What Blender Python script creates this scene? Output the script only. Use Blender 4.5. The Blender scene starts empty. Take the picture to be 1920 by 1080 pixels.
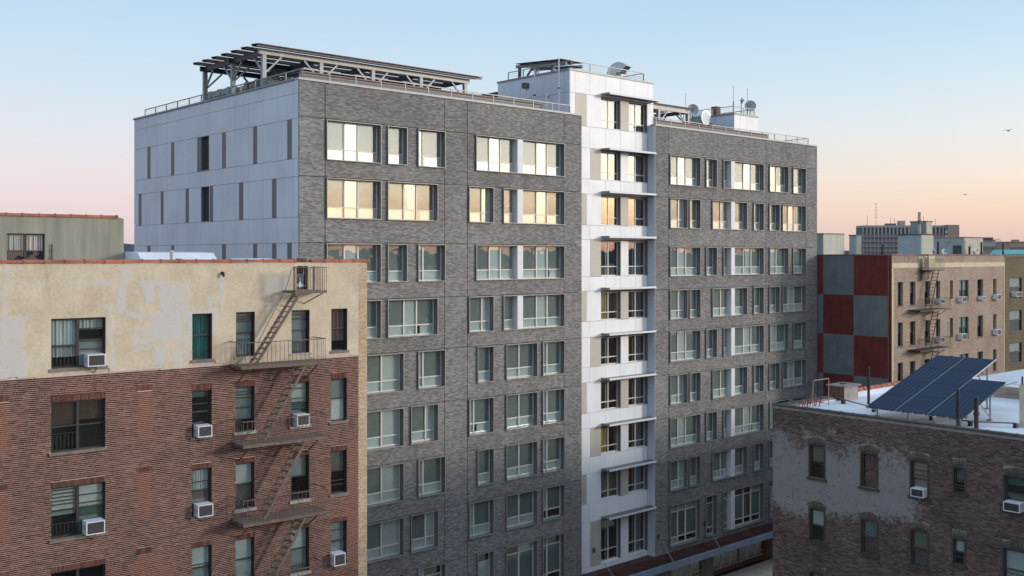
import bpy, math, random
import numpy as np
from mathutils import Vector, Matrix
random.seed(7); np.random.seed(7)
C = bpy.context.scene.collection
PI = math.pi
# ------------------------------------------------------------------ camera
cam_d = bpy.data.cameras.new('camera'); cam = bpy.data.objects.new('camera', cam_d); C.objects.link(cam)
cam.location = (0, 0, 25); cam.rotation_euler = (PI/2, 0, 0)
cam_d.sensor_width = 36; cam_d.lens = 1929/1920*36; cam_d.shift_y = -60/1920
cam_d.clip_start = .5; cam_d.clip_end = 8000
bpy.context.scene.camera = cam
# ------------------------------------------------------------------ sky
SUN_AZ = math.radians(-6)      # world angle from +X: the sunset side
SUN_EL = math.radians(12.5)
W = bpy.data.worlds.new('World'); bpy.context.scene.world = W; W.use_nodes = True
nt = W.node_tree; nt.nodes.clear()
def N(t, kind, **kw):
    n = t.nodes.new(kind)
    for k, v in kw.items(): setattr(n, k, v)
    return n
def lin(c):
    return tuple(((x/255)/12.92 if x/255 <= .04045 else ((x/255+.055)/1.055)**2.4) for x in c)
def math_n(t, op, a, b=None, clamp=False):
    n = N(t, 'ShaderNodeMath', operation=op, use_clamp=clamp)
    for i, v in enumerate((a, b)):
        if v is None: continue
        if isinstance(v, (int, float)): n.inputs[i].default_value = v
        else: t.links.new(v, n.inputs[i])
    return n.outputs[0]
def ramp(t, fac, stops, interp='LINEAR'):
    r = N(t, 'ShaderNodeValToRGB'); cr = r.color_ramp; cr.interpolation = interp
    while len(cr.elements) < len(stops): cr.elements.new(.5)
    for e, (p, c) in zip(cr.elements, stops):
        e.position = p; e.color = (*c, 1) if len(c) == 3 else c
    t.links.new(fac, r.inputs[0]); return r.outputs[0]
def mixc(t, fac, a, b, mode='MIX'):
    m = N(t, 'ShaderNodeMix', data_type='RGBA', blend_type=mode, clamp_factor=False)
    for s, v in ((m.inputs[0], fac), (m.inputs[6], a), (m.inputs[7], b)):
        if isinstance(v, (int, float)): s.default_value = v
        elif isinstance(v, tuple): s.default_value = (*v, 1) if len(v) == 3 else v
        else: t.links.new(v, s)
    return m.outputs[2]
tc = N(nt, 'ShaderNodeTexCoord'); sep = N(nt, 'ShaderNodeSeparateXYZ'); nt.links.new(tc.outputs['Generated'], sep.inputs[0])
z = sep.outputs[2]
zz = math_n(nt, 'MULTIPLY', math_n(nt, 'MAXIMUM', z, 0.0), 1/.5, True)          # 0..1 for sine of elevation 0..0.5
cool = ramp(nt, zz, [(0, lin((221,199,206))), (.05, lin((232,211,213))), (.12, lin((236,222,224))), (.20, lin((229,228,235))), (.30, lin((211,228,241))), (.46, lin((188,218,242))), (1, lin((196,219,245)))])
warm = ramp(nt, zz, [(0, lin((216,186,182))), (.04, lin((231,200,187))), (.085, lin((243,216,195))), (.145, lin((241,227,213))), (.23, lin((227,232,234))), (.34, lin((204,227,241))), (.46, lin((184,215,240))), (1, lin((196,219,245)))])
sx, sy = math.cos(SUN_AZ), math.sin(SUN_AZ)
hd = N(nt, 'ShaderNodeVectorMath', operation='DOT_PRODUCT'); nt.links.new(tc.outputs['Generated'], hd.inputs[0]); hd.inputs[1].default_value = (sx, sy, 0)
side = math_n(nt, 'ADD', math_n(nt, 'MULTIPLY', hd.outputs['Value'], 1.25), .5, True)
base = mixc(nt, side, cool, warm)
# afterglow round the point where the sun has gone down
h2 = math_n(nt, 'SUBTRACT', 1.0, hd.outputs['Value'])
fall = math_n(nt, 'EXPONENT', math_n(nt, 'MULTIPLY', h2, -6.5))
glow = ramp(nt, zz, [(0, (.25,.11,.09)), (.02, (.7,.33,.24)), (.055, (1.9,1.0,.48)), (.1, (3.5,2.15,1.0)), (.15, (4.0,3.3,2.2)), (.22, (3.5,3.1,2.6)), (.4, (1.9,1.8,1.7)), (.7, (.6,.58,.6)), (1, (.2,.2,.22))])
col = mixc(nt, fall, (0, 0, 0), glow)
tot = mixc(nt, 1.0, base, col, 'ADD')
sky = N(nt, 'ShaderNodeTexSky', sky_type='NISHITA', sun_disc=False, sun_elevation=math.radians(2), sun_rotation=PI/2-SUN_AZ)
sk = mixc(nt, 1.0, sky.outputs[0], (.012,.012,.012), 'MULTIPLY')
tot = mixc(nt, 1.0, tot, sk, 'ADD')
bg = N(nt, 'ShaderNodeBackground'); bg.inputs[1].default_value = 1.0; nt.links.new(tot, bg.inputs[0])
wo = N(nt, 'ShaderNodeOutputWorld'); nt.links.new(bg.outputs[0], wo.inputs[0])
sd = bpy.data.lights.new('sun', 'SUN'); sd.energy = 1.7; sd.angle = math.radians(9); sd.color = (1, .9, .8)
so = bpy.data.objects.new('sun', sd); C.objects.link(so)
sdir = Vector((math.cos(SUN_AZ)*math.cos(SUN_EL), math.sin(SUN_AZ)*math.cos(SUN_EL), math.sin(SUN_EL)))
so.rotation_euler = (-sdir).to_track_quat('-Z', 'Y').to_euler(); so.location = sdir*300
vs = bpy.context.scene.view_settings
vs.view_transform = 'Standard'; vs.look = 'None'; vs.gamma = 1; vs.exposure = 0; vs.use_curve_mapping = False
bpy.context.scene.cycles.max_bounces = 6
# ------------------------------------------------------------------ materials
MATS = {}
def M(name, base=(.5,.5,.5), rough=.6, metal=0, var=.12, scale=3., bump=0., bscale=40., spec=.5, stretch=None, dirt=None, streaks=0.):
    """plain surface with a little uneven colour and relief"""
    m = bpy.data.materials.new(name); m.use_nodes = True; t = m.node_tree; MATS[name] = m
    p = t.nodes['Principled BSDF']; p.inputs['Roughness'].default_value = rough; p.inputs['Metallic'].default_value = metal
    p.inputs['Specular IOR Level'].default_value = spec
    g = N(t, 'ShaderNodeNewGeometry'); vec = g.outputs['Position']
    if stretch:
        mp = N(t, 'ShaderNodeMapping'); mp.inputs['Scale'].default_value = stretch; t.links.new(vec, mp.inputs[0]); vec = mp.outputs[0]
    n = N(t, 'ShaderNodeTexNoise'); n.inputs['Scale'].default_value = scale; n.inputs['Detail'].default_value = 5; t.links.new(vec, n.inputs[0])
    lo = tuple(c*(1-var) for c in base); hi = tuple(min(1, c*(1+var)) for c in base)
    c = ramp(t, n.outputs['Fac'], [(.3, lo), (.7, hi)])
    oi = N(t, 'ShaderNodeObjectInfo')
    k = math_n(t, 'ADD', math_n(t, 'MULTIPLY', oi.outputs['Random'], var*.5), 1-var*.25)
    cc = N(t, 'ShaderNodeCombineColor'); [t.links.new(k, cc.inputs[i]) for i in range(3)]
    c = mixc(t, 1.0, c, cc.outputs[0], 'MULTIPLY')
    if dirt:
        n2 = N(t, 'ShaderNodeTexNoise'); n2.inputs['Scale'].default_value = .6; n2.inputs['Detail'].default_value = 8; n2.inputs['Roughness'].default_value = .7; t.links.new(g.outputs['Position'], n2.inputs[0])
        f = ramp(t, n2.outputs['Fac'], [(.45, (0,0,0)), (.7, (.7,.7,.7))]); c = mixc(t, f, c, dirt)
    if streaks:
        ms = N(t, 'ShaderNodeMapping'); ms.inputs['Scale'].default_value = (2.2, 2.2, .16); t.links.new(g.outputs['Position'], ms.inputs[0])
        ns = N(t, 'ShaderNodeTexNoise'); ns.inputs['Scale'].default_value = 2.5; ns.inputs['Detail'].default_value = 6; ns.inputs['Roughness'].default_value = .65; t.links.new(ms.outputs[0], ns.inputs[0])
        c = mixc(t, 1.0, c, ramp(t, ns.outputs['Fac'], [(.38, (1-streaks,)*3), (.6, (1,1,1))]), 'MULTIPLY')
    t.links.new(c, p.inputs['Base Color'])
    if bump:
        nb = N(t, 'ShaderNodeTexNoise'); nb.inputs['Scale'].default_value = bscale; t.links.new(vec, nb.inputs[0])
        b = N(t, 'ShaderNodeBump'); b.inputs['Strength'].default_value = bump; b.inputs['Distance'].default_value = .02
        t.links.new(nb.outputs['Fac'], b.inputs['Height']); t.links.new(b.outputs[0], p.inputs['Normal'])
    return m
def M_brickwork(name, cols, mortar, bw, bh, scale_noise=.8, streak=1., rough=.9, msize=.008, yaw=0, patch=None, gmask=None):
    """brickwork too fine to model: object coordinates, x along the wall, z up"""
    m = bpy.data.materials.new(name); m.use_nodes = True; t = m.node_tree; MATS[name] = m
    p = t.nodes['Principled BSDF']; p.inputs['Roughness'].default_value = rough; p.inputs['Specular IOR Level'].default_value = .2
    g = N(t, 'ShaderNodeNewGeometry')
    mp = N(t, 'ShaderNodeMapping', vector_type='TEXTURE'); mp.inputs['Rotation'].default_value = (0, 0, yaw); t.links.new(g.outputs['Position'], mp.inputs[0])
    s = N(t, 'ShaderNodeSeparateXYZ'); t.links.new(mp.outputs[0], s.inputs[0])
    cb = N(t, 'ShaderNodeCombineXYZ'); t.links.new(s.outputs[0], cb.inputs[0]); t.links.new(s.outputs[2], cb.inputs[1])
    br = N(t, 'ShaderNodeTexBrick'); br.inputs['Scale'].default_value = 1; br.inputs['Brick Width'].default_value = bw; br.inputs['Row Height'].default_value = bh
    br.inputs['Mortar Size'].default_value = msize; br.inputs['Bias'].default_value = 0
    br.inputs['Color1'].default_value = (0,0,0,1); br.inputs['Color2'].default_value = (1,1,1,1); br.inputs['Mortar'].default_value = (.5,.5,.5,1)
    t.links.new(cb.outputs[0], br.inputs[0])
    # clusters of darker and paler bricks, drawn out along the courses
    mp2 = N(t, 'ShaderNodeMapping'); mp2.inputs['Scale'].default_value = (1*scale_noise, 5.5*scale_noise, 1); t.links.new(cb.outputs[0], mp2.inputs[0])
    n1 = N(t, 'ShaderNodeTexNoise'); n1.inputs['Scale'].default_value = 2.2; n1.inputs['Detail'].default_value = 8; n1.inputs['Roughness'].default_value = .68; t.links.new(mp2.outputs[0], n1.inputs[0])
    v = math_n(t, 'ADD', math_n(t, 'MULTIPLY', br.outputs['Color'], .46), math_n(t, 'MULTIPLY', math_n(t, 'SUBTRACT', n1.outputs['Fac'], .5), 1.9*streak))
    v = math_n(t, 'ADD', v, .29, True)
    n = len(cols); c = ramp(t, v, [(i/(n-1), cols[i]) for i in range(n)])
    c = mixc(t, br.outputs['Fac'], c, mortar)
    oi = N(t, 'ShaderNodeObjectInfo'); k = math_n(t, 'ADD', math_n(t, 'MULTIPLY', oi.outputs['Random'], .14), .93)
    ms = N(t, 'ShaderNodeMapping'); ms.inputs['Scale'].default_value = (1.6, 1.6, .12); t.links.new(g.outputs['Position'], ms.inputs[0])
    ns = N(t, 'ShaderNodeTexNoise'); ns.inputs['Scale'].default_value = 2.2; ns.inputs['Detail'].default_value = 7; ns.inputs['Roughness'].default_value = .7; t.links.new(ms.outputs[0], ns.inputs[0])
    nl = N(t, 'ShaderNodeTexNoise'); nl.inputs['Scale'].default_value = .45; nl.inputs['Detail'].default_value = 4; t.links.new(g.outputs['Position'], nl.inputs[0])
    k = math_n(t, 'MULTIPLY', k, math_n(t, 'ADD', math_n(t, 'MULTIPLY', ns.outputs['Fac'], .42), .79)); k = math_n(t, 'MULTIPLY', k, math_n(t, 'ADD', math_n(t, 'MULTIPLY', nl.outputs['Fac'], .5), .75))
    cc = N(t, 'ShaderNodeCombineColor'); [t.links.new(k, cc.inputs[i]) for i in range(3)]
    c = mixc(t, 1.0, c, cc.outputs[0], 'MULTIPLY')
    if patch:
        n3 = N(t, 'ShaderNodeTexNoise'); n3.inputs['Scale'].default_value = .35; n3.inputs['Detail'].default_value = 6; t.links.new(cb.outputs[0], n3.inputs[0])
        c = mixc(t, ramp(t, n3.outputs['Fac'], [(.48, (0,0,0)), (.62, (.65,.65,.65))]), c, patch)
    t.links.new(c, p.inputs['Base Color'])
    b = N(t, 'ShaderNodeBump'); b.inputs['Strength'].default_value = .5; b.inputs['Distance'].default_value = .01
    t.links.new(math_n(t, 'SUBTRACT', n1.outputs['Fac'], math_n(t, 'MULTIPLY', br.outputs['Fac'], .6)), b.inputs['Height']); t.links.new(b.outputs[0], p.inputs['Normal'])
    return m
def M_bricks(name, cols, paint=None, rough=.9):
    """colour for modelled bricks: every brick its own tone; attribute 'paint' lays old paint or other brick over it"""
    m = bpy.data.materials.new(name); m.use_nodes = True; t = m.node_tree; MATS[name] = m
    p = t.nodes['Principled BSDF']; p.inputs['Roughness'].default_value = rough; p.inputs['Specular IOR Level'].default_value = .2
    g = N(t, 'ShaderNodeNewGeometry'); oi = N(t, 'ShaderNodeObjectInfo')
    r = math_n(t, 'FRACT', math_n(t, 'ADD', g.outputs['Random Per Island'], oi.outputs['Random']))
    n1 = N(t, 'ShaderNodeTexNoise'); n1.inputs['Scale'].default_value = .5; n1.inputs['Detail'].default_value = 5; t.links.new(g.outputs['Position'], n1.inputs[0])
    v = math_n(t, 'ADD', math_n(t, 'MULTIPLY', r, .8), math_n(t, 'MULTIPLY', math_n(t, 'SUBTRACT', n1.outputs['Fac'], .4), .9), True)
    n = len(cols); c = ramp(t, v, [(i/(n-1), cols[i]) for i in range(n)])
    n2 = N(t, 'ShaderNodeTexNoise'); n2.inputs['Scale'].default_value = 25; n2.inputs['Detail'].default_value = 3; t.links.new(g.outputs['Position'], n2.inputs[0])
    c = mixc(t, .5, c, ramp(t, n2.outputs['Fac'], [(.3, (.6,.6,.6)), (.7, (1.3,1.3,1.3))]), 'MULTIPLY')
    if paint:
        a = N(t, 'ShaderNodeAttribute', attribute_name='paint')
        n3 = N(t, 'ShaderNodeTexNoise'); n3.inputs['Scale'].default_value = 5.5; n3.inputs['Detail'].default_value = 8; n3.inputs['Roughness'].default_value = .75; t.links.new(g.outputs['Position'], n3.inputs[0])
        f = math_n(t, 'ADD', math_n(t, 'SUBTRACT', a.outputs['Fac'], .5), math_n(t, 'MULTIPLY', math_n(t, 'SUBTRACT', n3.outputs['Fac'], .5), 2.0))
        f = math_n(t, 'MULTIPLY', math_n(t, 'ADD', math_n(t, 'MULTIPLY', f, 4), .5, True), math_n(t, 'GREATER_THAN', a.outputs['Fac'], .02))
        f = math_n(t, 'MULTIPLY', f, .9); pt = mixc(t, n2.outputs['Fac'], tuple(x*.7 for x in paint), tuple(x*1.2 for x in paint)); c = mixc(t, f, c, mixc(t, r, pt, tuple(x*.9 for x in paint)))
    t.links.new(c, p.inputs['Base Color']); return m
def M_glass(name, tint=(.93,.98,.97), base=.15, amp=1.5, wob=.02):
    m = bpy.data.materials.new(name); m.use_nodes = True; t = m.node_tree; MATS[name] = m; t.nodes.clear()
    g = N(t, 'ShaderNodeNewGeometry'); dp = N(t, 'ShaderNodeVectorMath', operation='DOT_PRODUCT'); t.links.new(g.outputs['Normal'], dp.inputs[0]); t.links.new(g.outputs['Incoming'], dp.inputs[1])
    sch = math_n(t, 'ADD', .04, math_n(t, 'MULTIPLY', math_n(t, 'POWER', math_n(t, 'SUBTRACT', 1.0, math_n(t, 'ABSOLUTE', dp.outputs['Value'])), 5.0), .96))
    oi = N(t, 'ShaderNodeObjectInfo')
    n = N(t, 'ShaderNodeTexNoise', noise_dimensions='4D'); n.inputs['Scale'].default_value = 1.3; n.inputs['Detail'].default_value = 1.5; t.links.new(g.outputs['Position'], n.inputs[0])
    t.links.new(math_n(t, 'MULTIPLY', oi.outputs['Random'], 50), n.inputs['W'])
    b = N(t, 'ShaderNodeBump'); b.inputs['Strength'].default_value = wob; b.inputs['Distance'].default_value = .12; t.links.new(n.outputs['Fac'], b.inputs['Height'])
    gl = N(t, 'ShaderNodeBsdfGlossy'); gl.inputs['Roughness'].default_value = .015; t.links.new(b.outputs[0], gl.inputs['Normal'])
    tr = N(t, 'ShaderNodeBsdfTransparent'); tr.inputs[0].default_value = (*tint, 1)
    f = math_n(t, 'ADD', math_n(t, 'MULTIPLY', sch, amp), base, True)
    mx = N(t, 'ShaderNodeMixShader'); t.links.new(f, mx.inputs[0]); t.links.new(tr.outputs[0], mx.inputs[1]); t.links.new(gl.outputs[0], mx.inputs[2])
    o = N(t, 'ShaderNodeOutputMaterial'); t.links.new(mx.outputs[0], o.inputs[0]); return m
YAW = math.atan2(1929, 2150); YAW_B = math.atan2(1929, 2440); YAW_R = math.atan2(-1680*0+-.7541, .6568)
M_brickwork('grey_brick', [(.045,.044,.043),(.15,.146,.14),(.24,.233,.222),(.34,.328,.308),(.50,.48,.44)], (.17,.165,.155), .26, .066, yaw=YAW, streak=.62, scale_noise=1.5, msize=.009)
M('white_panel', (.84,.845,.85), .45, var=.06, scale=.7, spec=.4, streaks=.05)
M('white_panel_shaded', (.58,.615,.69), .45, var=.07, scale=.5, spec=.4, streaks=.06)  # white panel with the bluish shade of the side walls in its colour
M('beige_panel', (.50,.46,.39), .5, var=.05)
M('grey_strip', (.13,.12,.13), .5, var=.1)
M('dark_void', (.03,.03,.032), .9, var=.1)
M('joint_dark', (.05,.05,.052), .9, var=.1)
M('coping_metal', (.42,.43,.40), .45, var=.08)
M('trim_light', (.36,.33,.285), .4, var=.06)
M('jamb_metal', (.15,.155,.17), .38, metal=.0, var=.08)
M('shade_edge', (.70,.71,.72), .5, var=.05)
M('mullion', (.66,.63,.57), .4, var=.04)
M('blind_white', (.82,.84,.83), .8, var=.05, scale=1.2, stretch=(1,1,.3))
M('screen_grey', (.20,.208,.20), .75, var=.1)
M('room_dark', (.06,.058,.056), .8, var=.4, scale=1.2)
M('room_tan', (.42,.37,.28), .8, var=.2, scale=1.2)
M('room_yellow', (.72,.50,.12), .8, var=.1)
M('room_floor', (.12,.1,.08), .8, var=.2)
M_glass('window_glass'); M_glass('window_glass_screened', base=.045, amp=1.1, wob=.05); M_glass('old_glass', tint=(.88,.92,.92), base=.05, amp=1.0, wob=.05)
def M_mesh(name, col, a):
    m = bpy.data.materials.new(name); m.use_nodes = True; t = m.node_tree; MATS[name] = m; t.nodes.clear()
    d = N(t, 'ShaderNodeBsdfDiffuse'); d.inputs[0].default_value = (*col, 1); tr = N(t, 'ShaderNodeBsdfTransparent'); mx = N(t, 'ShaderNodeMixShader'); mx.inputs[0].default_value = a
    t.links.new(tr.outputs[0], mx.inputs[1]); t.links.new(d.outputs[0], mx.inputs[2]); o = N(t, 'ShaderNodeOutputMaterial'); t.links.new(mx.outputs[0], o.inputs[0])
M_mesh('screen_mesh', (.13,.14,.14), .5)
M('roof_membrane', (.42,.42,.43), .8, var=.15, scale=.8, bump=.2, dirt=(.2,.2,.2))
M('white_roof', (.66,.70,.76), .6, var=.12, scale=1.2, bump=.3, bscale=6, dirt=(.4,.42,.46))
M('steel_grey', (.20,.21,.22), .45, metal=.3, var=.15)
M('steel_dark', (.07,.075,.085), .5, metal=.2, var=.15)
M('steel_light', (.28,.275,.26), .45, metal=.2, var=.15)
M('rusty_top', (.20,.09,.06), .7, var=.3)
M('aluminium', (.65,.66,.68), .3, metal=.7, var=.08)
M('galvanised', (.24,.27,.29), .5, metal=.3, var=.15)
M('hood_metal', (.55,.57,.60), .45, metal=.2, var=.1)
M('solar_cell', (.006,.024,.062), .55, spec=.15, var=.2, scale=8)
M('solar_back', (.018,.022,.03), .6, var=.15)
M('cell_line', (.03,.06,.12), .4, var=.1)
M('stucco_sand', (.50,.43,.32), .95, var=.08, scale=2.5, bump=.5, bscale=30)
M('stucco_green', (.30,.285,.22), .95, streaks=.2, var=.16, scale=1.2, bump=.5, bscale=30, stretch=(1,1,.25))
M('stucco_pale', (.50,.48,.40), .95, streaks=.15, var=.08, bump=.3)
M('stucco_shade', (.30,.35,.35), .95, var=.1, bump=.3)  # bulkhead stucco again, shade of the left faces put into the colour
M('terracotta', (.42,.12,.06), .65, var=.3, scale=2.5, dirt=(.12,.06,.05))
M('terracotta_old', (.33,.15,.10), .8, var=.3, scale=2.5, dirt=(.10,.07,.06))
M('coping_black', (.05,.045,.045), .7, var=.3)
M('mortar_light', (.60,.49,.42), .95, var=.12, scale=6, bump=.3)
M('reveal_brick', (.09,.05,.042), .9, var=.3, scale=12)
M('mortar_grey', (.32,.29,.265), .95, var=.2, scale=3, bump=.3)
M_bricks('red_brick', [(.055,.024,.021),(.11,.046,.038),(.17,.072,.057),(.25,.12,.095)], paint=(.22,.078,.05))
M_bricks('tan_brick', [(.45,.33,.2),(.60,.45,.28),(.72,.57,.38)])
M_bricks('worn_brick', [(.055,.04,.036),(.115,.075,.062),(.17,.112,.095),(.26,.18,.15)], paint=(.38,.375,.37))
M_bricks('soldier_brick', [(.10,.045,.035),(.16,.07,.055),(.23,.11,.085)])
M_bricks('dark_arch_brick', [(.10,.085,.075),(.15,.125,.105),(.2,.17,.14)])
M('dark_frame', (.04,.032,.028), .5, var=.15)
M('brown_frame', (.075,.06,.052), .6, var=.2)
M('stone_sill', (.22,.19,.16), .9, var=.25, scale=5)
M('pale_sill', (.45,.42,.37), .9, var=.2, scale=5)
M('curtain_pale', (.62,.66,.67), .9, var=.15, scale=6, stretch=(1,1,.1))
M('curtain_teal', (.03,.22,.22), .8, var=.3, scale=5, stretch=(1,1,.3))
M('curtain_red', (.28,.16,.17), .8, var=.4, scale=9, stretch=(1,1,.1))
M('shade_grey', (.33,.37,.37), .9, var=.08)
M('shade_white', (.62,.64,.62), .9, var=.08)
M('shade_green', (.08,.16,.14), .9, var=.1)
M('shade_brown', (.10,.06,.04), .9, var=.2)
M('shade_taupe', (.20,.175,.16), .9, var=.2)
M('paper_white', (.75,.76,.75), .9, var=.1, scale=7)
M('ac_white', (.74,.75,.80), .45, var=.04)
M('ac_grille', (.06,.06,.065), .7, var=.2)
M('escape_iron', (.16,.12,.10), .7, metal=.1, var=.3, scale=6)
M('escape_black', (.035,.03,.03), .7, var=.3)
M('check_red', (.18,.032,.024), .8, streaks=.25, var=.2, scale=1.2, bump=.2)
M('check_grey', (.165,.195,.21), .8, streaks=.15, var=.12, scale=1.2, bump=.2)
M_brickwork('pink_brick', [(.13,.085,.065),(.24,.17,.13),(.34,.25,.19),(.45,.35,.27)], (.40,.33,.26), .22, .07, yaw=YAW, streak=.8, msize=.01, patch=(.40,.33,.28))
M_brickwork('olive_brick', [(.09,.075,.045),(.145,.12,.07),(.2,.168,.105)], (.18,.155,.1), .22, .07, yaw=YAW, streak=.6)
M_brickwork('parapet_brick', [(.2,.1,.075),(.33,.19,.15),(.42,.26,.2)], (.35,.28,.22), .22, .07, yaw=math.atan2(.6568,.7541), streak=.6)
M('band_cream', (.58,.50,.34), .9, var=.08, scale=2)
M('concrete_far', (.36,.34,.33), .9, var=.05)
M('concrete_shadow', (.14,.15,.18), .9, var=.1)
M('tan_far', (.36,.27,.22), .9, var=.08)
M('glass_far', (.05,.07,.10), .3, var=.2)
M('teal_roof', (.12,.38,.38), .7, var=.15)
M('hill_blue', (.045,.065,.09), 1, var=.3, scale=.02)  # distance haze put into the bluish hill colour
M('asphalt', (.055,.055,.058), .9, var=.2, scale=.5, bump=.2)
M('earth_city', (.05,.048,.047), 1, var=.3, scale=.02)
M('pavement', (.58,.49,.41), .9, var=.12, scale=2)
M('kerb_stone', (.3,.29,.28), .9, var=.1)
M('canopy_red', (.075,.028,.022), .8, var=.4, scale=2, dirt=(.03,.015,.012))
M('fascia', (.27,.34,.42), .6, var=.12, scale=3, dirt=(.18,.2,.22))
M('store_brown', (.16,.10,.065), .5, var=.2)
M('black_pipe', (.02,.017,.018), .6, var=.2)
M('cream_post', (.52,.46,.34), .7, var=.1)
M('red_metal', (.30,.06,.05), .6, var=.3)
M('dish_grey', (.42,.46,.50), .5, var=.08)
M('bark', (.10,.08,.07), .9, var=.2)
M('bird_dark', (.03,.03,.035), .9, var=.1)
M('tarp', (.75,.78,.84), .5, var=.15, scale=3)
M('tarp_blue', (.1,.14,.25), .5, var=.2, scale=3)
# ------------------------------------------------------------------ mesh helpers
_BOXF = [(0,3,2,1),(4,5,6,7),(0,1,5,4),(1,2,6,5),(2,3,7,6),(3,0,4,7)]
class G:
    def __init__(s): s.v = []; s.f = []; s.m = []; s.mats = []
    def mi(s, mat):
        if mat not in s.mats: s.mats.append(mat)
        return s.mats.index(mat)
    def box(s, x0, x1, y0, y1, z0, z1, mat, front=None):
        b = len(s.v); i = s.mi(mat)
        s.v += [(x0,y0,z0),(x1,y0,z0),(x1,y1,z0),(x0,y1,z0),(x0,y0,z1),(x1,y0,z1),(x1,y1,z1),(x0,y1,z1)]
        s.f += [tuple(b+k for k in f) for f in _BOXF]
        s.m += [i, i, s.mi(front) if front else i, i, i, i]
        return s
    def beam(s, p, q, w, h, mat, up=(0,0,1)):
        p = Vector(p); q = Vector(q); d = (q-p).normalized(); u = Vector(up)
        if abs(d.dot(u)) > .98: u = Vector((0,1,0))
        a = d.cross(u).normalized()*w/2; c = a.cross(d).normalized()*h/2
        b = len(s.v); i = s.mi(mat)
        s.v += [tuple(e + k) for e in (p, q) for k in (-a-c, a-c, a+c, -a+c)]
        s.f += [(b,b+1,b+2,b+3),(b+7,b+6,b+5,b+4),(b,b+4,b+5,b+1),(b+1,b+5,b+6,b+2),(b+2,b+6,b+7,b+3),(b+3,b+7,b+4,b)]
        s.m += [i]*6; return s
    def tube(s, p, q, r, mat, n=8, r2=None, caps=True):
        p = Vector(p); q = Vector(q); d = (q-p).normalized(); u = Vector((0,0,1)) if abs(d.z) < .95 else Vector((1,0,0))
        a = d.cross(u).normalized(); c = a.cross(d); r2 = r if r2 is None else r2
        b = len(s.v); i = s.mi(mat)
        for e, rr in ((p, r), (q, r2)):
            for k in range(n):
                t = 2*PI*k/n; s.v.append(tuple(e + (a*math.cos(t)+c*math.sin(t))*rr))
        for k in range(n): s.f.append((b+k, b+(k+1)%n, b+n+(k+1)%n, b+n+k)); s.m.append(i)
        if caps: s.f += [tuple(b+k for k in range(n))[::-1], tuple(b+n+k for k in range(n))]; s.m += [i, i]
        return s
    def poly(s, pts, mat):
        b = len(s.v); s.v += [tuple(p) for p in pts]; s.f.append(tuple(range(b, b+len(pts)))); s.m.append(s.mi(mat)); return s
    def prism(s, pts, d, mat, front=None):
        """closed outline pts (3-D, planar) pushed along vector d"""
        n = len(pts); b = len(s.v); i = s.mi(mat); d = Vector(d)
        s.v += [tuple(p) for p in pts] + [tuple(Vector(p)+d) for p in pts]
        s.f += [tuple(range(b, b+n)), tuple(range(b+2*n-1, b+n-1, -1))]; s.m += [s.mi(front) if front else i, i]
        for k in range(n): s.f.append((b+k, b+n+k, b+n+(k+1)%n, b+(k+1)%n)); s.m.append(i)
        return s
    def mesh(s, name):
        me = bpy.data.meshes.new(name); me.from_pydata(s.v, [], s.f)
        for m in s.mats: me.materials.append(MATS[m])
        if len(s.mats) > 1: me.polygons.foreach_set('material_index', s.m)
        me.update(); return me
    def build(s, name, parent=None, loc=(0,0,0), smooth=False, **kw):
        me = s.mesh(name)
        if smooth: me.polygons.foreach_set('use_smooth', [True]*len(me.polygons))
        return link(name, me, parent, loc, **kw)
def link(name, data, parent=None, loc=(0,0,0), rot=None, label=None, cat=None, group=None, kind=None):
    o = bpy.data.objects.new(name, data); C.objects.link(o); o.location = loc
    if rot is not None: o.rotation_euler = rot
    if parent is not None: o.parent = parent
    tag(o, label, cat, group, kind); return o
def tag(o, label=None, cat=None, group=None, kind=None):
    if label: o['label'] = label
    if cat: o['category'] = cat
    if group: o['group'] = group
    if kind: o['kind'] = kind
    return o
_cache = {}
def bp(name, parent, x0, x1, y0, y1, z0, z1, mat, front=None, label=None, **kw):
    """box-shaped part; alike pieces share one mesh"""
    dx, dy, dz = abs(x1-x0), abs(y1-y0), abs(z1-z0)
    key = (round(dx, 3), round(dy, 3), round(dz, 3), mat, front)
    if key not in _cache:
        _cache[key] = G().box(-dx/2, dx/2, -dy/2, dy/2, -dz/2, dz/2, mat, front).mesh(name)
    return link(name, _cache[key], parent, ((x0+x1)/2, (y0+y1)/2, (z0+z1)/2), label=label, **kw)
class Frame:
    def __init__(s, ox, oy, yaw): s.o = Vector((ox, oy)); s.yaw = yaw; s.e = Vector((math.cos(yaw), math.sin(yaw))); s.n = Vector((-math.sin(yaw), math.cos(yaw)))
    def P(s, u, w, z): p = s.o + s.e*u + s.n*w; return (p.x, p.y, z)
    def thing(s, name, label, cat, u=0, w=0, z=0, group=None, rot=0):
        """an Empty at the base of a thing that parents its parts"""
        return link(name, None, None, s.P(u, w, z), (0, 0, s.yaw+rot), label, cat, group)
MN = Frame(-10.61, 51.17, YAW); LB = Frame(-6.043, 42.858, YAW_B); CB = Frame(28.81, 78.061, YAW)
LR = Frame(12.604, 49.72, math.atan2(-.7541, .65676))
def minus(rect, holes):
    """rectangle less openings -> rectangles"""
    x0, x1, z0, z1 = rect
    hs = [(max(a, x0), min(b, x1), max(c, z0), min(d, z1)) for a, b, c, d in holes if a < x1-1e-4 and b > x0+1e-4 and c < z1-1e-4 and d > z0+1e-4]
    if not hs: return [rect]
    zs = sorted({z0, z1, *[h[2] for h in hs], *[h[3] for h in hs]}); out = []
    for a, b in zip(zs, zs[1:]):
        mid = (a+b)/2; cur = x0
        for h in sorted(h for h in hs if h[2] < mid < h[3]):
            if h[0] > cur+1e-4: out.append((cur, h[0], a, b))
            cur = max(cur, h[1])
        if cur < x1-1e-4: out.append((cur, x1, a, b))
    return out
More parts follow.
